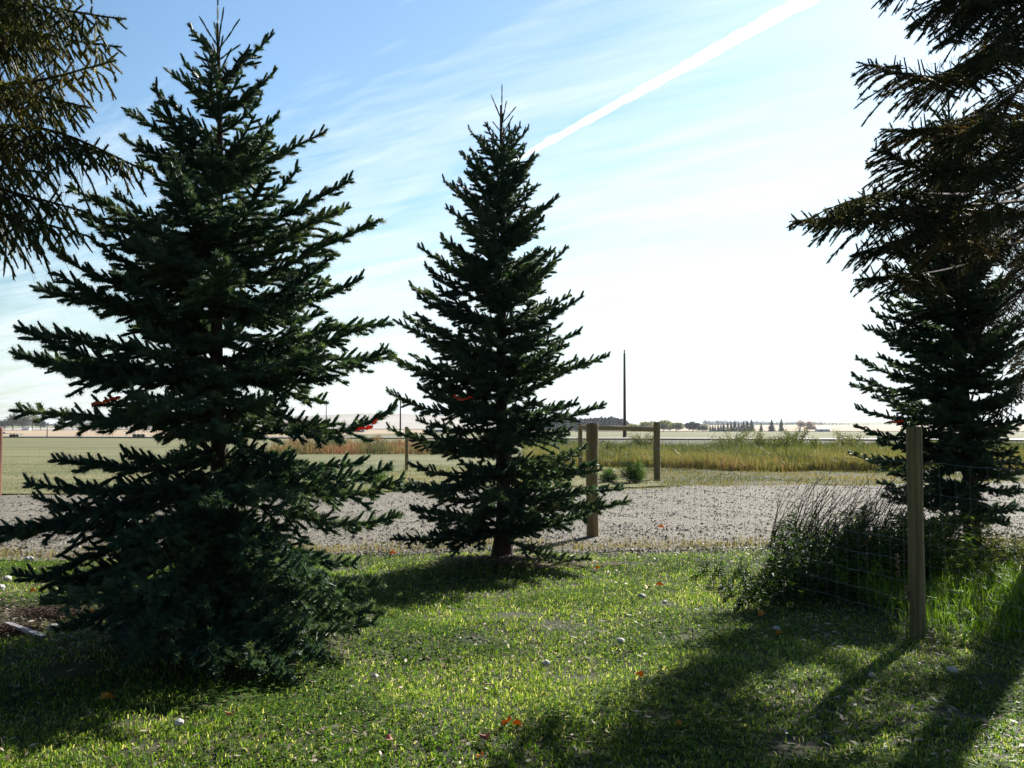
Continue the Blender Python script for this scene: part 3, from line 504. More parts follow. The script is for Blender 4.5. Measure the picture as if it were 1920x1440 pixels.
def far_spruce(px, ptop, wpx, Y, seed, label, group=None, pbase=None):
    rng = np.random.default_rng(seed); x = X(px, Y); b = np.array([x, Y, float(H(x, Y))]); h = W(px, ptop, Y)[2] - b[2]; w = wpx / FPX * Y
    root = empty('far_spruce_tree', tuple(b), label, 'spruce tree', group)
    tr = MB(); tube(tr, [(0, 0, -.2), (0, 0, h * .9)], [h * .022, .02], 6); tr.build('trunk', M['bark'], root)
    cr = MB(); n = 520; t = rng.random(n) ** .75; z = h * (.07 + .93 * (1 - t) ** 1.0); lay = .75 + .3 * np.abs(np.sin(z / h * 26 + rng.uniform(0, 3)))
    R_ = w / 2 * (1 - (z / h)) ** .8 * 1.15 * lay * rng.uniform(.5, 1.05, n) + .02 * h * (z < h * .98); a = rng.random(n) * 2 * pi
    A = np.stack([R_ * .1 * np.cos(a), R_ * .1 * np.sin(a), z + .03 * h], 1); B = np.stack([R_ * np.cos(a), R_ * np.sin(a), z - .01 * h], 1)
    s = np.stack([-np.sin(a), np.cos(a), rng.uniform(-.3, .3, n)], 1) * (h * .022 + R_ * .16)[:, None]; top = np.array([0, 0, .05 * h])
    P = np.stack([A, B * .6 + A * .4 + s, B, B * .6 + A * .4 - s], 1).reshape(-1, 3)
    cr.add(P, np.arange(n)[:, None] * 4 + [0, 1, 2, 3], np.repeat(rng.random(n), 4))
    cr.add([(0, 0, h), (.012 * h, 0, h * .9), (-.012 * h, .01 * h, h * .9)], [(0, 1, 2)], .5)
    cr.build('crown', M['farspruce'], root); return root
def c7(cx, cy): return 1300 + cx / 5.333, 740 + cy / 5.333
k = 0
for (cx, cyt, w) in [(165, 302, 24), (190, 300, 30), (215, 305, 25), (245, 298, 32), (272, 292, 28), (300, 280, 40), (340, 280, 34), (375, 268, 30), (412, 250, 48), (450, 284, 46), (476, 292, 36), (500, 265, 46), (535, 255, 52), (578, 245, 58)]:
    px, py = c7(cx, cyt); k += 1
    far_spruce(px, py, w / 5.333 * 1.65, 480 + (k % 3) * 14, 100 + k, 'dark spruce in the dense row standing along the far edge of the green field', 'spruces in a dense row across the field')
for (cx, cyt, w, lb) in [(675, 278, 44, 'narrow dark spruce just right of the dense far row'), (780, 248, 88, 'broad full spruce standing alone left of the tallest lone spruce'), (875, 237, 64, 'tallest lone dark spruce across the green field'), (1060, 330, 30, 'tiny spruce left of the small white shed')]:
    px, py = c7(cx, cyt); k += 1; far_spruce(px, py, w / 5.333 * 1.15, 490, 100 + k, lb)
for i, (px, pt, w, m, lb) in enumerate([(1188, 793, 34, 'willow', 'low yellow green willow at the left end of the rounded clump'), (1216, 788, 44, 'willow', 'rounded yellow green willow, second in the clump behind the brace posts'), (1243, 785, 46, 'willow', 'tallest yellow green willow behind the right brace post'), (1268, 789, 36, 'willow', 'yellow green willow at the right end of the rounded clump'),
      (1299, 790, 40, 'farwood', 'dark green rounded tree beside the dense far spruce row'), (1318, 794, 26, 'mixed', 'small dull green tree at the left end of the spruce row'),
      (1501, 787, 20, 'autumn', 'pale orange autumn tree, left one of the pair above the far field'), (1518, 787, 22, 'autumn', 'pale orange autumn tree, right one of the pair above the far field'), (1519, 799, 26, 'autumn', 'low orange bush just left of the white shed')]):
    far_tree('broadleaf_tree', px, pt, 812, w, 470 if i < 6 else 700, M[m], 200 + i, lb, 'tree', n=1100, tint=(.3, 1) if m != 'farwood' else (.1, .8))
for i, (px, pt, w, m) in enumerate([(8, 782, 26, 'farwood'), (24, 775, 30, 'mixed'), (42, 771, 30, 'mixed'), (60, 774, 28, 'mixed'), (76, 784, 22, 'farwood')]):
    far_tree('broadleaf_tree', px, pt, 800, w * 1.15, 640, M[m], 230 + i, ['grey green tree at the far left edge of the horizon', 'tree with green and gold leaves beside the far left farm roof', 'tallest gold topped tree in the far left farm grove', 'gold leaved tree right of the tallest one in the far left grove', 'grey green tree at the right end of the far left grove'][i], 'tree', n=900)
for i, (px, pt, w, m) in enumerate([(165, 790, 16, 'mixed'), (186, 785, 18, 'autumn'), (215, 788, 26, 'farwood'), (238, 786, 22, 'autumn'), (262, 784, 28, 'mixed'), (290, 788, 20, 'farwood')]):
    far_tree('broadleaf_tree', px, pt, 800, w, 660, M[m], 250 + i, 'distant tree in the line seen between the left spruce branches', 'tree', 'distant trees seen through the left spruce', n=400)
# far woods that read as one mass
def wood(name, segs, Y, m, seed, label, conif=.5, step=2.2, deep=18):
    rng = np.random.default_rng(seed); mb = MB()
    for (x0, x1, t0, t1) in segs:
        for px in np.arange(x0, x1, step):
            for r_ in range(2):
                pt = t0 + (t1 - t0) * (px - x0) / (x1 - x0) + rng.uniform(-1.5, 2.2) + r_ * 1.5; yy = Y + rng.uniform(0, deep); x = X(px + rng.uniform(-1, 1), yy); z0 = float(H(x, yy)); h = W(px, pt, yy)[2] - z0
                if h < .8: continue
                w = h * (.5 if rng.random() < conif else .9)
                n = 90
                if w < h * .6:
                    t = rng.random(n); a = rng.random(n) * 6.28; R_ = w / 2 * (1 - t) ; C = np.stack([x + R_ * np.cos(a), yy + R_ * np.sin(a), z0 + h * t * 1.05], 1)
                else:
                    C = np.array([x, yy, z0 + h * .5]) + norm(rng.normal(size=(n, 3))) * rng.random((n, 1)) ** .4 * np.array([w / 2, w / 2, h * .5])
                u = norm(rng.normal(size=(n, 3))); v = norm(np.cross(u, rng.normal(size=(n, 3)))); s = h * .09
                mb.add(np.stack([C - u * s, C - v * s * .7, C + u * s, C + v * s * .7], 1).reshape(-1, 3), np.arange(n)[:, None] * 4 + [0, 1, 2, 3], np.repeat(np.clip(rng.random() * .5 + rng.random(n) * .5, 0, 1), 4))
    return tag(mb.build(name, m), label, 'woods', kind='stuff')
wood('far_wood', [(1010, 1150, 790, 783), (1150, 1172, 784, 788), (1172, 1196, 789, 804)], 560, M['farspruce'], 1, 'dark conifer wood on the horizon behind the utility pole', .9, 1.6)
wood('far_wood', [(420, 870, 783, 776)], 1130, M['farwood'], 2, 'grey treeline along the top of the pale ploughed hill', .3, 3, 60)
wood('far_wood', [(1320, 1500, 788, 791), (1525, 1640, 791, 796), (1640, 1960, 796, 792)], 1500, M['farwood'], 3, 'hazy blue treeline on the right horizon', .25, 3, 120)
wood('far_wood', [(-60, 330, 792, 793)], 1300, M['farwood'], 4, 'hazy treeline on the left horizon', .3, 3, 100)
wood('far_scrub', [(1040, 1100, 808, 807)], 440, M['mixed'], 5, 'low pale scrub at the foot of the dark conifer wood', 0, 3)

# willow shrubs in the ditch
def shrub(px, Y, h, w, seed, label, m='willow', n=2200, leaf=.035, tint=(.1, .8), group=None, name='shrub'):
    rng = np.random.default_rng(seed); b = G(px, Y); root = empty(name, tuple(b), label, 'shrub', group)
    st = MB(); 
    tips = []
    for i in range(16):
        a = rng.uniform(0, 6.28); r = w / 2 * rng.uniform(.2, 1); hh = h * rng.uniform(.35, 1.12) * (1 - .25 * r / w); p = [np.array([cos(a) * r * t ** 1.3, sin(a) * r * t ** 1.3, hh * t]) for t in np.linspace(0, 1, 6)]
        tube(st, p, np.linspace(.012, .003, 6) * (h / 1.3), 4, cap=False); tips.append(p)
    st.build('stems', M['twig'], root)
    cr = MB(); k = rng.integers(0, 16, n); t = rng.uniform(.25, 1.02, n) ** .8; T_ = np.array(tips); idx = np.clip(t * 5, 0, 4.999); i0 = idx.astype(int); fr = (idx - i0)[:, None]
    C = T_[k, i0] * (1 - fr) + T_[k, np.minimum(i0 + 1, 5)] * fr + rng.normal(size=(n, 3)) * w * .05
    u = norm(rng.normal(size=(n, 3)) + [0, 0, .8]); v = norm(np.cross(u, rng.normal(size=(n, 3)))); s = leaf * rng.uniform(.6, 1.3, (n, 1))
    cr.add(np.stack([C - u * s, C - v * s * .35, C + u * s, C + v * s * .35], 1).reshape(-1, 3), np.arange(n)[:, None] * 4 + [0, 1, 2, 3], np.repeat(np.clip(tint[0] + (tint[1] - tint[0]) * (.5 * rng.random(16)[k] + .5 * rng.random(n)), 0, 1), 4))
    cr.build('leaves', M[m], root); return root
for i, (px, Y, h, w, lb) in enumerate([(1372, 58, 1.55, 2.6, 'feathery green willow shrub in the ditch, leftmost of the row'), (1432, 55, 1.5, 1.9, 'upright willow shrub in the ditch below the lone spruces'), (1468, 52, 1.25, 2.2, 'dark green low shrub in the middle of the ditch grass'), (1492, 56, 1.75, 1.5, 'tallest willow shrub in the ditch below the orange trees'),
      (1535, 52, 1.3, 1.8, 'dull green shrub in the ditch below the white shed'), (1590, 54, 1.5, 2.2, 'feathery willow shrub in the ditch nearest the right spruces'), (1147, 46, 1.2, 1.3, 'yellowish shrub in the ditch just right of the thick middle post'), (1205, 60, 1.3, 1.8, 'low green shrub in the ditch under the brace rail')]):
    shrub(px, Y, h * .82, w * 1.2, 300 + i, lb, tint=(.0, .6), n=3600, leaf=.05)
shrub(1190, 28.2, .52, 1.25, 320, 'bright green bushy weed growing at the foot of the brace post', 'weed', 7200, .022, (.3, .8), name='bushy_weed')
shrub(1140, 28.6, .36, 1.0, 321, 'small bright green weed just left of the larger bushy weed', 'weed', 4200, .02, (.35, .8), name='bushy_weed')
shrub(700, 28.5, .34, 1.5, 322, 'low green weed patch between the two front spruces', 'weed', 3200, .03, (.35, .7), name='bushy_weed')
for i, (px, Y, m) in enumerate([(560, 62, 'rust'), (615, 60, 'mixed'), (645, 63, 'rust'), (705, 60, 'rust')]):
    shrub(px, Y, .9 + .15 * (i % 2), 1.3, 330 + i, ['small orange shrub seen just right of the left spruce trunk', 'olive gold shrub amid the rust weeds behind the spruces', 'bright orange shrub amid the rust weeds under the red ribbon', 'orange red shrub near the post between the spruces'][i], m, 1200, .05, (.3, .9))

# ------------------------------------------------------------------ weeds by the fence
def weeds(mb, pts, hmin, hmax, rng, leaf=.03, sr=1., lean=(.2, 0), nl=26, mat_s=0, tintl=(.1, .5), lm=1):
    SAl = []
    for (x, y) in pts:
        h = rng.uniform(hmin, hmax); z = float(H(x, y)); L_ = np.array([lean[0] + rng.normal() * .18, lean[1] + rng.normal() * .18]) * h
        ts = np.linspace(0, 1, 6); P = np.array([(x + L_[0] * t * t, y + L_[1] * t * t, z + h * t) for t in ts])
        tube(mb, P, np.linspace(.0045, .002, 6) * sr, 3, tint=rng.uniform(.1, .5) + .3 * (sr > 1), cap=False, mat=0)
        n = nl; t = rng.uniform(.12, 1, n); i0 = np.clip((t * 5).astype(int), 0, 4); fr = (t * 5 - i0)[:, None]; C = P[i0] * (1 - fr) + P[i0 + 1] * fr
        a = rng.random(n) * 6.28; u = norm(np.stack([np.cos(a), np.sin(a), rng.uniform(-.3, .9, n)], 1)); v = norm(np.cross(u, [0, 0, 1.])); l = (leaf * rng.uniform(.6, 1.4, n) * (1.25 - .7 * t))[:, None]
        wf = rng.uniform(.28, .55, (n, 1)); Q = np.stack([C, C + u * l + v * l * wf, C + u * l * 1.9 - [0, 0, .5] * l, C + u * l - v * l * wf], 1).reshape(-1, 3)
        mb.add(Q, np.arange(n)[:, None] * 4 + [0, 1, 2, 3], np.repeat(np.clip(rng.uniform(*tintl, n), 0, 1), 4), lm)
rng = np.random.default_rng(77); mb = MB()
P = []
for i in range(330):
    px = rng.uniform(1440, 1770); Y = rng.uniform(9.3, 13.8); P.append((X(px, Y), Y))
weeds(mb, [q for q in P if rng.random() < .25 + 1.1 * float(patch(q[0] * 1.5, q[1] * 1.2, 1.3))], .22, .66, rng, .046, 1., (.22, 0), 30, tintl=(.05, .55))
P = [(X(rng.uniform(1460, 1700), 12.5), rng.uniform(11.5, 13.6)) for i in range(120)]
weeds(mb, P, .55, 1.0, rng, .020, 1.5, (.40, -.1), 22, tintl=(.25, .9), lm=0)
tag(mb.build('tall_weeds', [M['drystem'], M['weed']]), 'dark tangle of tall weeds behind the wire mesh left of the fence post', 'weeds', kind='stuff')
mb = MB(); P = [(X(rng.uniform(1730, 2050), 10), rng.uniform(9.0, 12.8)) for i in range(240)]
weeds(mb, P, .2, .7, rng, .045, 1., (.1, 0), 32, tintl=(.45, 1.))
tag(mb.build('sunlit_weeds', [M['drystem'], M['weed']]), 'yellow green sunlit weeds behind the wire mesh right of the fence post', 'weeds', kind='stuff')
mb = MB(); P = [(X(rng.uniform(1330, 1560), 10), rng.uniform(8.9, 11.2)) for i in range(200)]
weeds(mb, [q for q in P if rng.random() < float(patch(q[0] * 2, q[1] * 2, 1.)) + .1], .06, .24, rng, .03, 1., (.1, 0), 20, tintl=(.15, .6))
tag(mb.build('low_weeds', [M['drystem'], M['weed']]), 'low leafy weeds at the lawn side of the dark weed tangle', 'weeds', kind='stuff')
# single dry dock stalks by the post
for (px, Y, h, lb) in [(1676, 7.9, .62, 'reddish dry seed stalk standing just left of the near fence post'), (1693, 7.75, .40, 'short red topped dry stalk touching the foot of the near fence post')]:
    b = G(px, Y); root = empty('dry_stalk', tuple(b), lb, 'dry weed')
    s = MB(); pts = [(.02 * t * sin(3 * t), 0, h * t) for t in np.linspace(0, 1, 7)]; tube(s, pts, np.linspace(.004, .002, 7), 5, .5); s.build('stem', M['drystem'], root)
    s = MB(); 
    for i in range(90):
        t = rng.uniform(.72, 1); a = rng.uniform(0, 6.28); c = np.array([.02 * t * sin(3 * t) + .012 * cos(a), .012 * sin(a), h * t]); u = norm(rng.normal(size=3)) * .006; v = norm(np.cross(u, rng.normal(size=3))) * .005
        s.add([c - u, c - v, c + u, c + v], [(0, 1, 2, 3)], .9)
    s.build('seed_head', M['drystem'], root)
    s = MB()
    for i in range(9):
        a = rng.uniform(0, 6.28); t = rng.uniform(.05, .5); d = np.array([cos(a), sin(a), .5]); c = np.array([0, 0, h * t]); v = np.cross(d, [0, 0, 1]) * .012
        s.add([c, c + d * .06 + v, c + d * .13 - [0, 0, .03], c + d * .06 - v], [(0, 1, 2, 3)], .75)
    s.build('leaf', M['weed'], root)

# ------------------------------------------------------------------ fences
def post(root, b, h, r, m, seed, flat=.0):
    rng = np.random.default_rng(seed); mb = MB(); n = 12; zs = np.array([-.25, 0, .3, .6, .9, 1.2, h - .02, h]); 
    pts = [np.array([.004 * sin(z * 3 + seed), .004 * cos(z * 2), z]) for z in zs]; rr = np.full(len(zs), r); rr[-1] = r * .93; rr[1] = r * 1.02
    tube(mb, pts, rr, n, lump=.012); mb.v = [v for v in mb.v]
    o = mb.build('post', m, root, smooth=False); o.location = tuple(np.asarray(b) - np.array(root.location)); return o
M['farwire'] = mat('dull_old_wire', [(0, (.07, .065, .06)), (1, (.12, .11, .10))], 5, .8)
def wires(root, a, b, zs, vsp, rh, rv, wave=.008, seed=1, sag=.01, wm='wire'):
    rng = np.random.default_rng(seed); a = np.asarray(a, float); b = np.asarray(b, float); L_ = np.linalg.norm((b - a)[:2]); mb = MB(); n = max(8, int(L_ / (vsp * .5)))
    za, zb = a[2], b[2]
    def P(s, z): return np.array([a[0] + (b[0] - a[0]) * s, a[1] + (b[1] - a[1]) * s, za + (zb - za) * s + z])
    nv = int(L_ / vsp); js = (np.arange(1, nv) + rng.normal(0, .06, nv - 1)) / nv
    for z in zs:
        ss = np.linspace(0, 1, n); ph = rng.uniform(0, 6)
        pts = [P(s, z - sag * 4 * s * (1 - s) + wave * sin(s * L_ / .62 * 6.28 + ph) * .6 + rng.normal() * wave * .3) for s in ss]
        tube(mb, pts, rh, 4, cap=False)
    zt, z0 = max(zs), min(zs)
    for s in js:
        off = rng.normal() * .012; pts = [P(s + (off * sin(t * 5)) / L_, z0 + (zt - z0) * t - sag * 4 * s * (1 - s)) for t in np.linspace(0, 1, 6)]
        tube(mb, pts, rv, 3, cap=False)
        for z in zs:
            c = P(s, z - sag * 4 * s * (1 - s)); tube(mb, [c - [0, 0, rh * 3], c + [0, 0, rh * 3]], rh * 1.7, 4, cap=False)
    o = mb.build('wire_mesh', M[wm], root); o.location = tuple(-np.array(root.location)); return o
pA = G(1713, 7.75); pB = G(1110, 14.6)
dirv = (pA - pB) / np.linalg.norm((pA - pB)[:2]); pC = pA + dirv * 4.8; pC[2] = float(H(pC[0], pC[1]))
f1 = empty('wire_fence', tuple(pA), 'woven wire fence on round wooden posts running past the right spruces', 'fence')
post(f1, pA, 1.585, .059, M['post'], 1); post(f1, pB, 1.61, .086, M['post'], 2); post(f1, pC, 1.55, .06, M['post'], 3)
zs = [1.315, 1.09, .89, .72, .56, .41, .27, .14]
wires(f1, pA, pB, zs, .15, .0014, .0009, seed=4); wires(f1, pC, pA, zs, .15, .0014, .0009, seed=5)
# staples + far fence
q = [G(-1, 23.2), G(460, 24.), G(763, 36), G(1088, 38.), G(1231, 29.4)]
f2 = empty('field_fence', tuple(q[4]), 'far fence of wooden posts beyond the gravel with a log brace rail', 'fence')
for i, (b, h, r, m) in enumerate([(q[0], 1.56, .085, 'post_red'), (q[1], 1.66, .078, 'post'), (q[2], 1.55, .062, 'post'), (q[3], 1.66, .082, 'post'), (q[4], 1.68, .098, 'post')]):
    o = post(f2, b, h, r, M[m], 10 + i)
    if i == 0: o['label'] = 'red brown post at the left edge'
o = post(f2, G(398, 42), 1.35, .05, M['post'], 19)
mb = MB(); a = q[3] + [0, 0, 1.56]; b = q[4] + [0, 0, 1.47]; t = np.linspace(0, 1, 8)[:, None]; tube(mb, a * (1 - t) + b * t, .082, 10, lump=.03); o = mb.build('brace_rail', M['post'], f2); o.location = tuple(-np.array(f2.location))
zs2 = [1.1, .9, .72, .55, .38, .2]
for i, (a, b) in enumerate([(q[0] + np.array([-6, 0, 0]), q[0]), (q[0], q[1]), (q[1], q[2]), (q[2], q[3]), (q[3], q[4])]): wires(f2, a, b, zs2, .3, .0014, .0009, seed=20 + i, wm='farwire')
f2.location = f2.location

# ------------------------------------------------------------------ utility poles
def upole(px, ptop, pbase, Y, r, label, arm=False, fit=True):
    x = X(px, Y); b = np.array([x, Y, float(H(x, Y))]); h = W(px, ptop, Y)[2] - b[2]; root = empty('utility_pole', tuple(b), label, 'utility pole')
    mb = MB(); tube(mb, [(0, 0, -.3), (0, 0, h * .33), (0, 0, h * .66), (0, 0, h)], [r, r * .88, r * .75, r * .6], 12); mb.build('pole', M['pole'], root)
    if fit:
        mb = MB(); tube(mb, [(0, 0, h), (0, 0, h + .22), (0, 0, h + .26), (0, 0, h + .4)], [r * .3, r * .3, r * .7, r * .25], 8); mb.build('insulator', M['pole'], root)
        mb = MB(); box(mb, (.0, -r * .8, h - .8), (r * .9, r * .7, .5)); mb.build('bracket', M['pole'], root)
        mb = MB(); tube(mb, [(0, 0, 0), (0, 0, h * .16)], [r * 1.25, r * 1.05], 12); mb.build('butt_sleeve', M['pole'], root)
upole(1171, 662, 820, 126, .20, 'tall dark utility pole rising above the wood right of the middle spruce')
upole(751, 748, 812, 190, .17, 'thin utility pole in the gap between the left and middle spruces', fit=True)
upole(612, 757, 810, 230, .14, 'very thin distant pole just right of the left spruce trunk')
upole(90, 801, 820, 138, .07, 'short thin post beside the road on the far left')

# ------------------------------------------------------------------ distant buildings and things
def shed(name, px, Y, w, d, h, roofh, wm, rm, label, rz=0, door=True):
    b = G(px, Y); root = empty(name, tuple(b), label, 'building'); root.rotation_euler = (0, 0, rz)
    mb = MB(); box(mb, (0, 0, h / 2), (w, d, h)); mb.build('wall', wm, root)
    mb = MB(); e = .25; v = [(-w / 2 - e, -d / 2 - e, h - .06), (w / 2 + e, -d / 2 - e, h - .06), (w / 2 + e, d / 2 + e, h - .06), (-w / 2 - e, d / 2 + e, h - .06), (-w / 2 - e, 0, h + roofh), (w / 2 + e, 0, h + roofh), (-w / 2 - e, 0, h + .02), (w / 2 + e, 0, h + .02)]
    v = [(a, c, g) for a, c, g in v]; mb.add(v, [(0, 1, 5, 4)]); mb.add(v, [(2, 3, 4, 5)]); mb.add(v, [(0, 4, 3), (1, 2, 5)]); mb.add([v[0], v[1], v[2], v[3]], [(3, 2, 1, 0)]); mb.build('roof', rm, root)
    if door:
        mb = MB(); box(mb, (-w * .2, -d / 2 - .02, h * .4), (w * .22, .05, h * .8)); mb.build('door', M['darkgap'], root)
        mb = MB(); box(mb, (w * .25, -d / 2 - .02, h * .6), (w * .12, .05, h * .25)); mb.build('window', M['darkgap'], root)
shed('shed', 1541, 500, 6.0, 4.5, 1.5, .9, M['white'], M['white'], 'small white metal roofed shed at the edge of the far field')
shed('long_building', 828, 420, 12.0, 6, 1.3, .6, M['bluegrey'], M['white'], 'long low pale building seen behind the middle spruce')
shed('low_building', 670, 420, 6.2, 5, .9, .25, M['bluegrey'], M['bluegrey'], 'small blue grey building below the red ribbon between the spruces')
shed('farmhouse', 52, 625, 4.0, 4, .8, 1.3, M['white'], M['white'], 'white roofed farm building in front of the far left grove')
shed('small_shed', 352, 150, 1.1, 1.2, .8, .3, M['white'], M['white'], 'small pale shed beyond the field glimpsed left of the spruce trunk')
# flat trailer beside the road
b = G(22, 133, .16); root = empty('flat_trailer', tuple(b), 'low flat trailer parked on the road at the far left', 'trailer')
mb = MB(); box(mb, (0, 0, .42), (2.1, .9, .07)); mb.build('deck', M['bluegrey'], root)
mb = MB(); box(mb, (-.95, 0, .56), (.08, .9, .22)); mb.build('headboard', M['darkgap'], root)
for sx in (.25, .62):
    for sy in (-.48, .48):
        mb = MB(); tube(mb, [(sx, sy - .06, .18), (sx, sy + .06, .18)], .18, 14); mb.build('wheel', M['darkgap'], root)
mb = MB(); tube(mb, [(1.0, 0, .40), (1.55, 0, .34)], .035, 6); mb.build('hitch', M['darkgap'], root)
for i, px in enumerate((254, 262, 270)):
    b = G(px, 133, .16); root = empty('farm_crate', tuple(b), 'dark crate with a pale top in the row of three beside the far road', 'crate', 'three dark crates beside the far road')
    mb = MB(); box(mb, (0, 0, .17), (.42, .42, .34)); mb.build('crate_body', M['darkgap'], root); mb = MB(); box(mb, (0, 0, .37), (.46, .46, .05)); mb.build('lid', M['white'], root)

# ------------------------------------------------------------------ ribbons
def ribbon(pts, w, label, twist=2.):
    pts = np.asarray(pts, float); n = 26; t = np.linspace(0, 1, n); k = np.linspace(0, 1, len(pts)); C = np.stack([np.interp(t, k, pts[:, i]) for i in range(3)], 1)
    C[:, 2] += .006 * np.sin(t * 9) + .004 * np.sin(t * 31); C[:, 0] += .004 * np.sin(t * 23); T_ = norm(np.gradient(C, axis=0)); up = np.array([0, 0, 1.]); s = norm(np.cross(T_, up)); w2 = np.cross(T_, s); a = (twist * t + .9)[:, None]; d = (s * np.cos(a) + w2 * np.sin(a)); nn = np.cross(T_, d)
    ww = (w / 2 * (1 - .45 * t) * (1 + .3 * np.sin(t * 17)))[:, None]; th = .0006; P = np.stack([C + d * ww + nn * th, C - d * ww + nn * th, C - d * ww - nn * th, C + d * ww - nn * th], 1).reshape(-1, 3); f = []
    for i in range(n - 1):
        for j in range(4): f.append((i * 4 + j, i * 4 + (j + 1) % 4, i * 4 + 4 + (j + 1) % 4, i * 4 + 4 + j))
    mb = MB(); mb.add(P, f); o = mb.build('ribbon', M['ribbon'], loc=tuple(pts[0])); tag(o, label, 'ribbon')
ribbon([W(706, 788, 6.9), W(697, 799, 6.87), W(683, 803, 6.86), W(668, 807, 6.85)], .026, 'red ribbon hanging from the right side branches of the left spruce', 1.2)
ribbon([W(225, 747, 6.62), W(205, 749, 6.6), W(187, 755, 6.58), W(172, 759, 6.57)], .022, 'orange red ribbon lying on a left branch of the left spruce', .8)
ribbon([W(850, 742, 10.6), W(858, 748, 10.55), W(872, 748, 10.5), W(888, 745, 10.5)], .026, 'dark red ribbon deep in the middle spruce left of its trunk', 1.2)
ribbon([W(1692, 790, 12.2), W(1682, 790, 12.18), W(1670, 793, 12.15)], .03, 'small bright orange ribbon on the right spruce above the fence post top', .8)

# ------------------------------------------------------------------ loose things on the lawn
def fallen_leaf(px, py, m, size, label, group, seed):
    rng = np.random.default_rng(seed); Y = CAMH * FPX / (py - 797); x = X(px, Y); z = float(H(x, Y)) + .045; n = 11; a = np.linspace(0, 2 * pi, n, endpoint=False); r = size * (.62 + .38 * np.abs(np.cos(a * 2.5))) * rng.uniform(.85, 1.1, n)
    rim = np.stack([r * np.cos(a), r * .8 * np.sin(a), .35 * size * np.sin(a * 2 + rng.uniform(0, 6)) + .2 * size], 1); mb = MB(); v = np.concatenate([rim, [[0, 0, .0]], rim - [0, 0, .0012], [[0, 0, -.0012]]])
    f = [(i, (i + 1) % n, n) for i in range(n)] + [((i + 1) % n + n + 1, i + n + 1, 2 * n + 1) for i in range(n)]; mb.add(v, f)
    for i in range(n): mb.add(v[[i, (i + 1) % n, (i + 1) % n + n + 1, i + n + 1]], [(0, 1, 2, 3)])
    o = mb.build('fallen_leaf', M[m]); o.location = (x, Y, z); o.rotation_euler = (rng.uniform(-.7, .2), rng.uniform(-.5, .5), rng.uniform(0, 6.2)); tag(o, label, 'leaf', group)
LV = [(952, 1366, 'leaf_or', .040, 'orange leaf pair on the lawn at the bottom centre, left one'), (970, 1369, 'leaf_or', .032, 'orange leaf pair on the lawn at the bottom centre, right one'), (1424, 1153, 'leaf_or', .045, 'yellow leaf in the shade below the dark weed tangle'),
      (1120, 1073, 'leaf_or', .042, 'orange leaf on sunlit grass right of the mulch bed'), (1234, 1100, 'leaf_or', .05, 'yellow leaf on sunlit grass below the thick middle post, right one'), (1212, 1108, 'leaf_or', .035, 'yellow leaf on sunlit grass below the thick middle post, left one'),
      (1238, 994, 'leaf_or', .08, 'large orange leaf at the near edge of the gravel'), (738, 1041, 'leaf_or', .06, 'orange leaf between the spruces near the gravel edge'), (185, 1152, 'leaf_or', .05, 'yellow leaf on the ground at the left under the spruce branches'),
      (211, 1313, 'leaf_or', .05, 'brown orange leaf in the shade under the left spruce'), (68, 1116, 'leaf_or', .045, 'small orange leaf near the left edge'), (1196, 1275, 'leaf_or', .035, 'orange leaf on the edge of the tree shadow'), (902, 1425, 'leaf_or', .03, 'yellow leaf at the very bottom of the lawn'),
      (440, 1359, 'leaf_red', .042, 'curled red brown leaf on the lawn at the lower left'), (912, 1394, 'leaf_red', .036, 'brown curled leaf at the bottom centre below the orange pair'), (735, 1402, 'leaf_red', .03, 'small dark red leaf on the lawn at the bottom left of centre'),
      (1268, 1360, 'leaf_or', .03, 'yellowish leaf inside the shadow at the bottom right of centre'), (1457, 1195, 'leaf_or', .035, 'dull orange leaf in the shade near the post shadow')]
for i, (px, py, m, s, lb) in enumerate(LV): fallen_leaf(px, py, m, s, lb, 'fallen leaves on the lawn', 400 + i)
ST = [(1023, 1240, .028, 'white stone in the middle of the sunlit lawn'), (344, 1367, .026, 'pale flat stone on the lawn at the lower left'), (1162, 1206, .028, 'pale stone in the sunlit lawn right of the bare soil patch'), (1202, 1126, .035, 'pale stone in the left of the two stone spots below the gravel'), (1243, 1139, .028, 'pale stone in the right of the two stone spots below the gravel'),
      (1777, 1262, .030, 'round whitish stone on the lawn right of the post shadow'), (1627, 1279, .022, 'small pale stone on the sunlit lawn below the fence post'), (706, 1272, .018, 'tiny white stone on the lawn left of centre'), (8, 1102, .05, 'pinkish stone at the left edge of the lawn'), (20, 1086, .04, 'smaller pink stone at the left edge near the gravel'),
      (147, 1105, .035, 'white stone under the left spruce branch tips'), (180, 1122, .035, 'pinkish white stone beside the left spruce skirt'), (105, 1178, .05, 'pale flat stone near the grey board on the left'), (360, 1050, .035, 'white stone glimpsed in the shade of the left spruce'), (1452, 1180, .03, 'pale stone in the shade left of the fence post'), (62, 1049, .05, 'rounded pink stone at the gravel edge on the left')]
for i, (px, py, s, lb) in enumerate(ST):
    rng = np.random.default_rng(500 + i); Y = CAMH * FPX / (py - 797); x = X(px, Y); s *= 1.15
    import bmesh
    bm = bmesh.new(); bmesh.ops.create_icosphere(bm, subdivisions=2, radius=s)
    fx = rng.normal(size=3) * 3 / s * .35
    for v in bm.verts:
        k = 1 + .16 * sin(v.co.x * fx[0] * 3 + i) + .14 * sin(v.co.y * fx[1] * 3) + .1 * rng.normal() * .3; v.co = v.co * k; v.co.z *= .6; v.co.y *= .8
    me = bpy.data.meshes.new('stone'); bm.to_mesh(me); bm.free(); me.materials.append(M['rock']); o = bpy.data.objects.new('stone', me); COL.objects.link(o); o.location = (x, Y, float(H(x, Y)) + .03 + s * .2); o.rotation_euler = (0, 0, rng.uniform(0, 6)); tag(o, lb, 'stone', 'pale stones on the lawn')
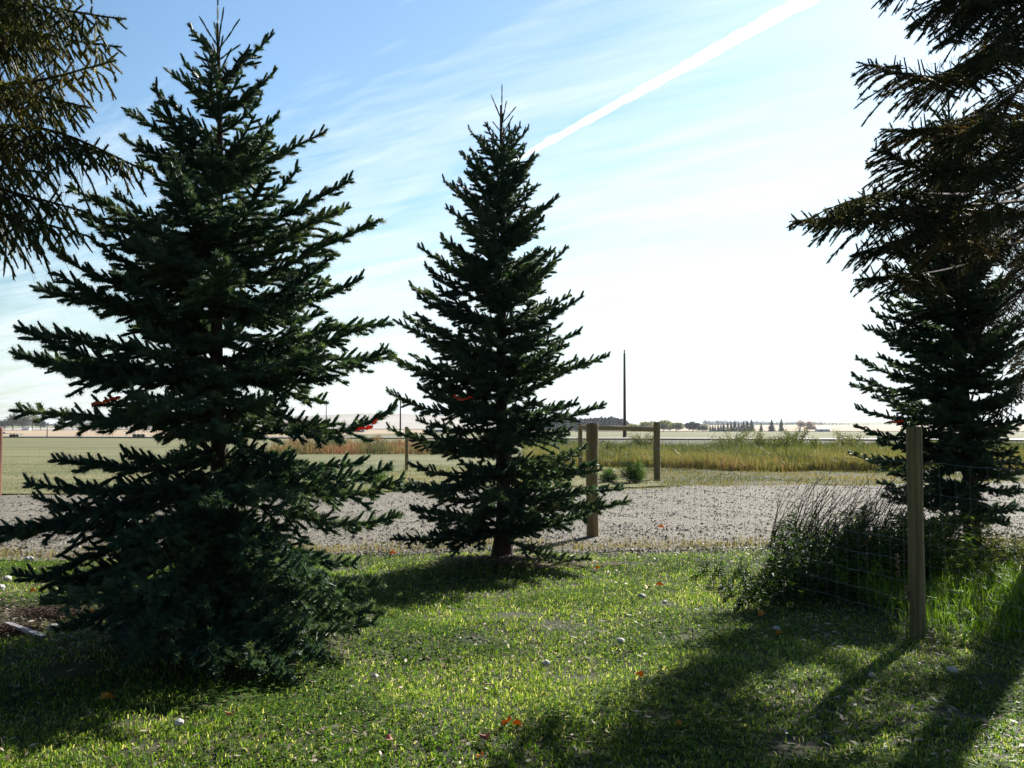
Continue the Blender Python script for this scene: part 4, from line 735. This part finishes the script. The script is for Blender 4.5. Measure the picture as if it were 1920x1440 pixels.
# grey board
a, b = W(22, 1176, 1), W(93, 1199, 1)
ya, yb = CAMH * FPX / (1176 - 797), CAMH * FPX / (1199 - 797); A = G(22, ya, .05); B = G(93, yb, .05); L_ = np.linalg.norm(B - A)
mb = MB(); box(mb, (0, 0, 0), (L_, .045, .02)); o = mb.build('board', M['board']); o.location = tuple((A + B) / 2); o.rotation_euler = (0, .02, math.atan2(B[1] - A[1], B[0] - A[0])); tag(o, 'weathered grey board lying on the ground at the left edge', 'board')
# dead root/turf clods on the left
for i, (px, py, w, lb) in enumerate([(110, 1150, .32, 'long mound of dead brown turf left of the spruce skirt'), (30, 1180, .22, 'small mound of dead brown turf beside the grey board')]):
    rng = np.random.default_rng(600 + i); Y = CAMH * FPX / (py - 797); b = G(px, Y); mb = MB(); n = 2600; P0 = rng.normal(size=(n, 3)) * [w * .55, w * .28, .022] + [0, 0, .045]; P0[:, 2] = np.abs(P0[:, 2]); u = norm(rng.normal(size=(n, 3)) * [1, 1, .35]) * .03 * rng.uniform(.4, 1.4, (n, 1)); v = norm(np.cross(u, rng.normal(size=(n, 3)))) * .0025
    mb.add(np.stack([P0 - u, P0 - v, P0 + u, P0 + v], 1).reshape(-1, 3), np.arange(n)[:, None] * 4 + [0, 1, 2, 3]); o = mb.build('turf_clod', M['mulch']); o.location = tuple(b); tag(o, lb, 'turf')

# ------------------------------------------------------------------ contrail
def onalt(px, py, alt):
    u, v = (px - CX) / FPX, (CY - py) / FPX; dy, dz = cos(TH) - v * sin(TH), sin(TH) + v * cos(TH); k = (alt - CAMH) / dz; return np.array([u * k, dy * k, alt])
A, B = onalt(1700, -105, 3000), onalt(790, 398, 3000); n = 150; t = np.linspace(0, 1, n)[:, None]; C = A * (1 - t) + B * t; tt = t[:, 0]
ww = (42 * (1 - tt) ** .6 + 6) * (1 + .07 * np.sin(tt * 60) + .05 * np.sin(tt * 141)); ww[tt > .62] *= np.interp(tt[tt > .62], [.62, .80, 1], [1, .35, .12])
T_ = norm(np.gradient(C, axis=0)); s = norm(np.cross(T_, [0, 0, 1.])); up = np.array([0, 0, 1.]); m_ = 14; a = np.arange(m_) / m_ * 2 * pi
nz = RNG.normal(size=(n, m_)); nz = (nz + np.roll(nz, 1, 0) + np.roll(nz, 1, 1) + np.roll(nz, -1, 0)) / 2; r = ww[:, None] * (1 + .10 * nz); P = C[:, None] + r[..., None] * (s[:, None] * np.cos(a)[None, :, None] * 1.0 + up * np.sin(a)[None, :, None] * .7)
f = []
for i in range(n - 1):
    for j in range(m_): f.append((i * m_ + j, i * m_ + (j + 1) % m_, (i + 1) * m_ + (j + 1) % m_, (i + 1) * m_ + j))
cm = bpy.data.materials.new('contrail_vapour'); cm.use_nodes = True; N = cm.node_tree.nodes; N.remove(N['Principled BSDF']); vp = N.new('ShaderNodeVolumePrincipled'); vp.inputs['Color'].default_value = (1, 1, 1, 1); vp.inputs['Density'].default_value = .0023; vp.inputs['Anisotropy'].default_value = .5
cm.node_tree.links.new(vp.outputs[0], N['Material Output'].inputs['Volume'])
import bmesh
ctr = empty('contrail', tuple(C[n // 2]), 'long white aircraft contrail crossing the sky diagonally above the middle spruce', 'contrail')
for nm, sc_, jit in (('outer_vapour', 1.4, .14), ('vapour', 1.1, .10), ('inner_vapour', .78, .07), ('vapour_core', .46, .05)):
    nz = RNG.normal(size=(n, m_)); nz = (nz + np.roll(nz, 1, 0) + np.roll(nz, 1, 1) + np.roll(nz, -1, 0)) / 2; r = ww[:, None] * sc_ * (1 + jit * nz)
    P = C[:, None] + r[..., None] * (s[:, None] * np.cos(a)[None, :, None] * 1.0 + up * np.sin(a)[None, :, None] * .7)
    mb = MB(); mb.add(P, f); mb.add(P[0], [tuple(range(m_))[::-1]]); mb.add(P[-1], [tuple(range(m_))]); mb.v = [v.reshape(-1, 3) - C[n // 2] for v in mb.v]
    o = mb.build(nm, cm, ctr, smooth=True); bm = bmesh.new(); bm.from_mesh(o.data); bmesh.ops.remove_doubles(bm, verts=bm.verts, dist=.01); bmesh.ops.recalc_face_normals(bm, faces=bm.faces); bm.to_mesh(o.data); bm.free()

# ------------------------------------------------------------------ haze
HZ = True
if HZ:
    mb = MB(); box(mb, (0, 4470, 7.2), (16600, 9200, 20.6)); hm = bpy.data.materials.new('haze_air'); hm.use_nodes = True; N = hm.node_tree.nodes; N.remove(N['Principled BSDF']); vp = N.new('ShaderNodeVolumePrincipled')
    vp.inputs['Color'].default_value = (.80, .88, 1, 1); vp.inputs['Density'].default_value = .00011; vp.inputs['Anisotropy'].default_value = .35; hm.node_tree.links.new(vp.outputs[0], N['Material Output'].inputs['Volume'])
    tag(mb.build('haze', hm), 'thin pale haze over the far fields', 'haze', kind='stuff')

# ------------------------------------------------------------------ light, sky, camera
SAZ, SEL = 33.0, 32.0
sd = bpy.data.lights.new('sun', 'SUN'); sd.energy = 5.0; sd.angle = rad(.53); sd.color = (1, .955, .88); so = bpy.data.objects.new('sun', sd); COL.objects.link(so)
from mathutils import Vector
dv = Vector((sin(rad(SAZ)) * cos(rad(SEL)), cos(rad(SAZ)) * cos(rad(SEL)), sin(rad(SEL)))); so.rotation_euler = dv.to_track_quat('Z', 'Y').to_euler(); so.location = (20, 30, 30)
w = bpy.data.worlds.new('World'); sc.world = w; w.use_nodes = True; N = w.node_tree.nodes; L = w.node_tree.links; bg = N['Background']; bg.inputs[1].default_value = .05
sky = N.new('ShaderNodeTexSky'); sky.sky_type = 'NISHITA'; sky.sun_disc = False; sky.sun_elevation = rad(SEL); sky.sun_rotation = rad(SAZ); sky.air_density = 1.3; sky.dust_density = .6; sky.ozone_density = 1.5
def math_(op, a, b=None, c=None):
    q = N.new('ShaderNodeMath'); q.operation = op
    for i, k in enumerate((a, b, c)):
        if k is None: continue
        if isinstance(k, (int, float)): q.inputs[i].default_value = k
        else: L.new(k, q.inputs[i])
    return q.outputs[0]
tc = N.new('ShaderNodeTexCoord'); sp = N.new('ShaderNodeSeparateXYZ'); L.new(tc.outputs['Generated'], sp.inputs[0])
zz = math_('ADD', math_('MAXIMUM', sp.outputs[2], 0), .07); u = math_('DIVIDE', sp.outputs[0], zz); v = math_('DIVIDE', sp.outputs[1], zz)
cb = N.new('ShaderNodeCombineXYZ'); L.new(u, cb.inputs[0]); L.new(v, cb.inputs[1])
def noise(vec, rot, scl, s, det, dist=0.):
    m0 = N.new('ShaderNodeMapping'); m0.inputs['Rotation'].default_value = (0, 0, rad(rot)); L.new(vec, m0.inputs[0]); mp = N.new('ShaderNodeMapping'); mp.inputs['Scale'].default_value = scl; L.new(m0.outputs[0], mp.inputs[0])
    ns = N.new('ShaderNodeTexNoise'); ns.inputs['Scale'].default_value = s; ns.inputs['Detail'].default_value = det; ns.inputs['Roughness'].default_value = .55; ns.inputs['Distortion'].default_value = dist; L.new(mp.outputs[0], ns.inputs['Vector']); return ns.outputs['Fac']
n1 = noise(cb.outputs[0], 38, (.40, 1.0, 1), .70, 4, .9); n2 = noise(cb.outputs[0], 46, (.45, 2.2, 1), 1.5, 7, 1.0); n3 = noise(cb.outputs[0], 30, (.8, 5, 1), 3.4, 6, .7)
# thicker veil towards the sun and low down
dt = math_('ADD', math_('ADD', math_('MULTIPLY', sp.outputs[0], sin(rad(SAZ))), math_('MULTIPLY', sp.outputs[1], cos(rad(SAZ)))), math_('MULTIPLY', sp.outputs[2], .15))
base = math_('ADD', math_('MULTIPLY_ADD', dt, 1.05, -.72), math_('MULTIPLY', math_('SUBTRACT', .32, sp.outputs[2]), 3.0))
cl = math_('ADD', base, math_('ADD', math_('MULTIPLY', math_('SUBTRACT', n1, .5), 1.5), math_('ADD', math_('MULTIPLY', math_('SUBTRACT', n2, .5), 1.7), math_('MULTIPLY', math_('SUBTRACT', n3, .5), .7))))
cl = math_('MINIMUM', math_('MAXIMUM', cl, 0.), 1.)
mx = N.new('ShaderNodeMixRGB'); L.new(math_('MULTIPLY', cl, .93), mx.inputs[0]); mul = N.new('ShaderNodeMixRGB'); mul.blend_type = 'MULTIPLY'; mul.inputs[0].default_value = 1; mul.inputs[2].default_value = (1.0, 1.22, 1.42, 1)
gl = math_('MULTIPLY_ADD', math_('MAXIMUM', math_('MINIMUM', math_('MULTIPLY_ADD', dt, 1.4, .05), 1.), 0.), .56, .44); vs = N.new('ShaderNodeVectorMath'); vs.operation = 'SCALE'; L.new(sky.outputs[0], vs.inputs[0]); gl = math_('MULTIPLY', gl, math_('SUBTRACT', 1., math_('MINIMUM', math_('MAXIMUM', math_('MULTIPLY_ADD', sp.outputs[2], 1.7, -.68), 0.), .58))); L.new(gl, vs.inputs['Scale']); L.new(vs.outputs[0], mul.inputs[1])  # added dimming of the sky overhead and away from the sun, deepens ground shade
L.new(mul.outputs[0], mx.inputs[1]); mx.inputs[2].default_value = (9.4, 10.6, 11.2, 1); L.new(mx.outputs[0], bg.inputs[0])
cd = bpy.data.cameras.new('camera'); cd.sensor_width = 36; cd.lens = 36 * FPX / 1920; cd.clip_end = 60000; cd.clip_start = .05; co = bpy.data.objects.new('camera', cd); COL.objects.link(co); co.location = (0, 0, CAMH); co.rotation_euler = (rad(90) + TH, 0, 0); sc.camera = co
sc.view_settings.view_transform = 'Standard'; sc.view_settings.look = 'None'; sc.view_settings.gamma = 1; sc.view_settings.exposure = 1.1
sc.cycles.max_bounces = 6; sc.cycles.transparent_max_bounces = 8; sc.cycles.volume_bounces = 1
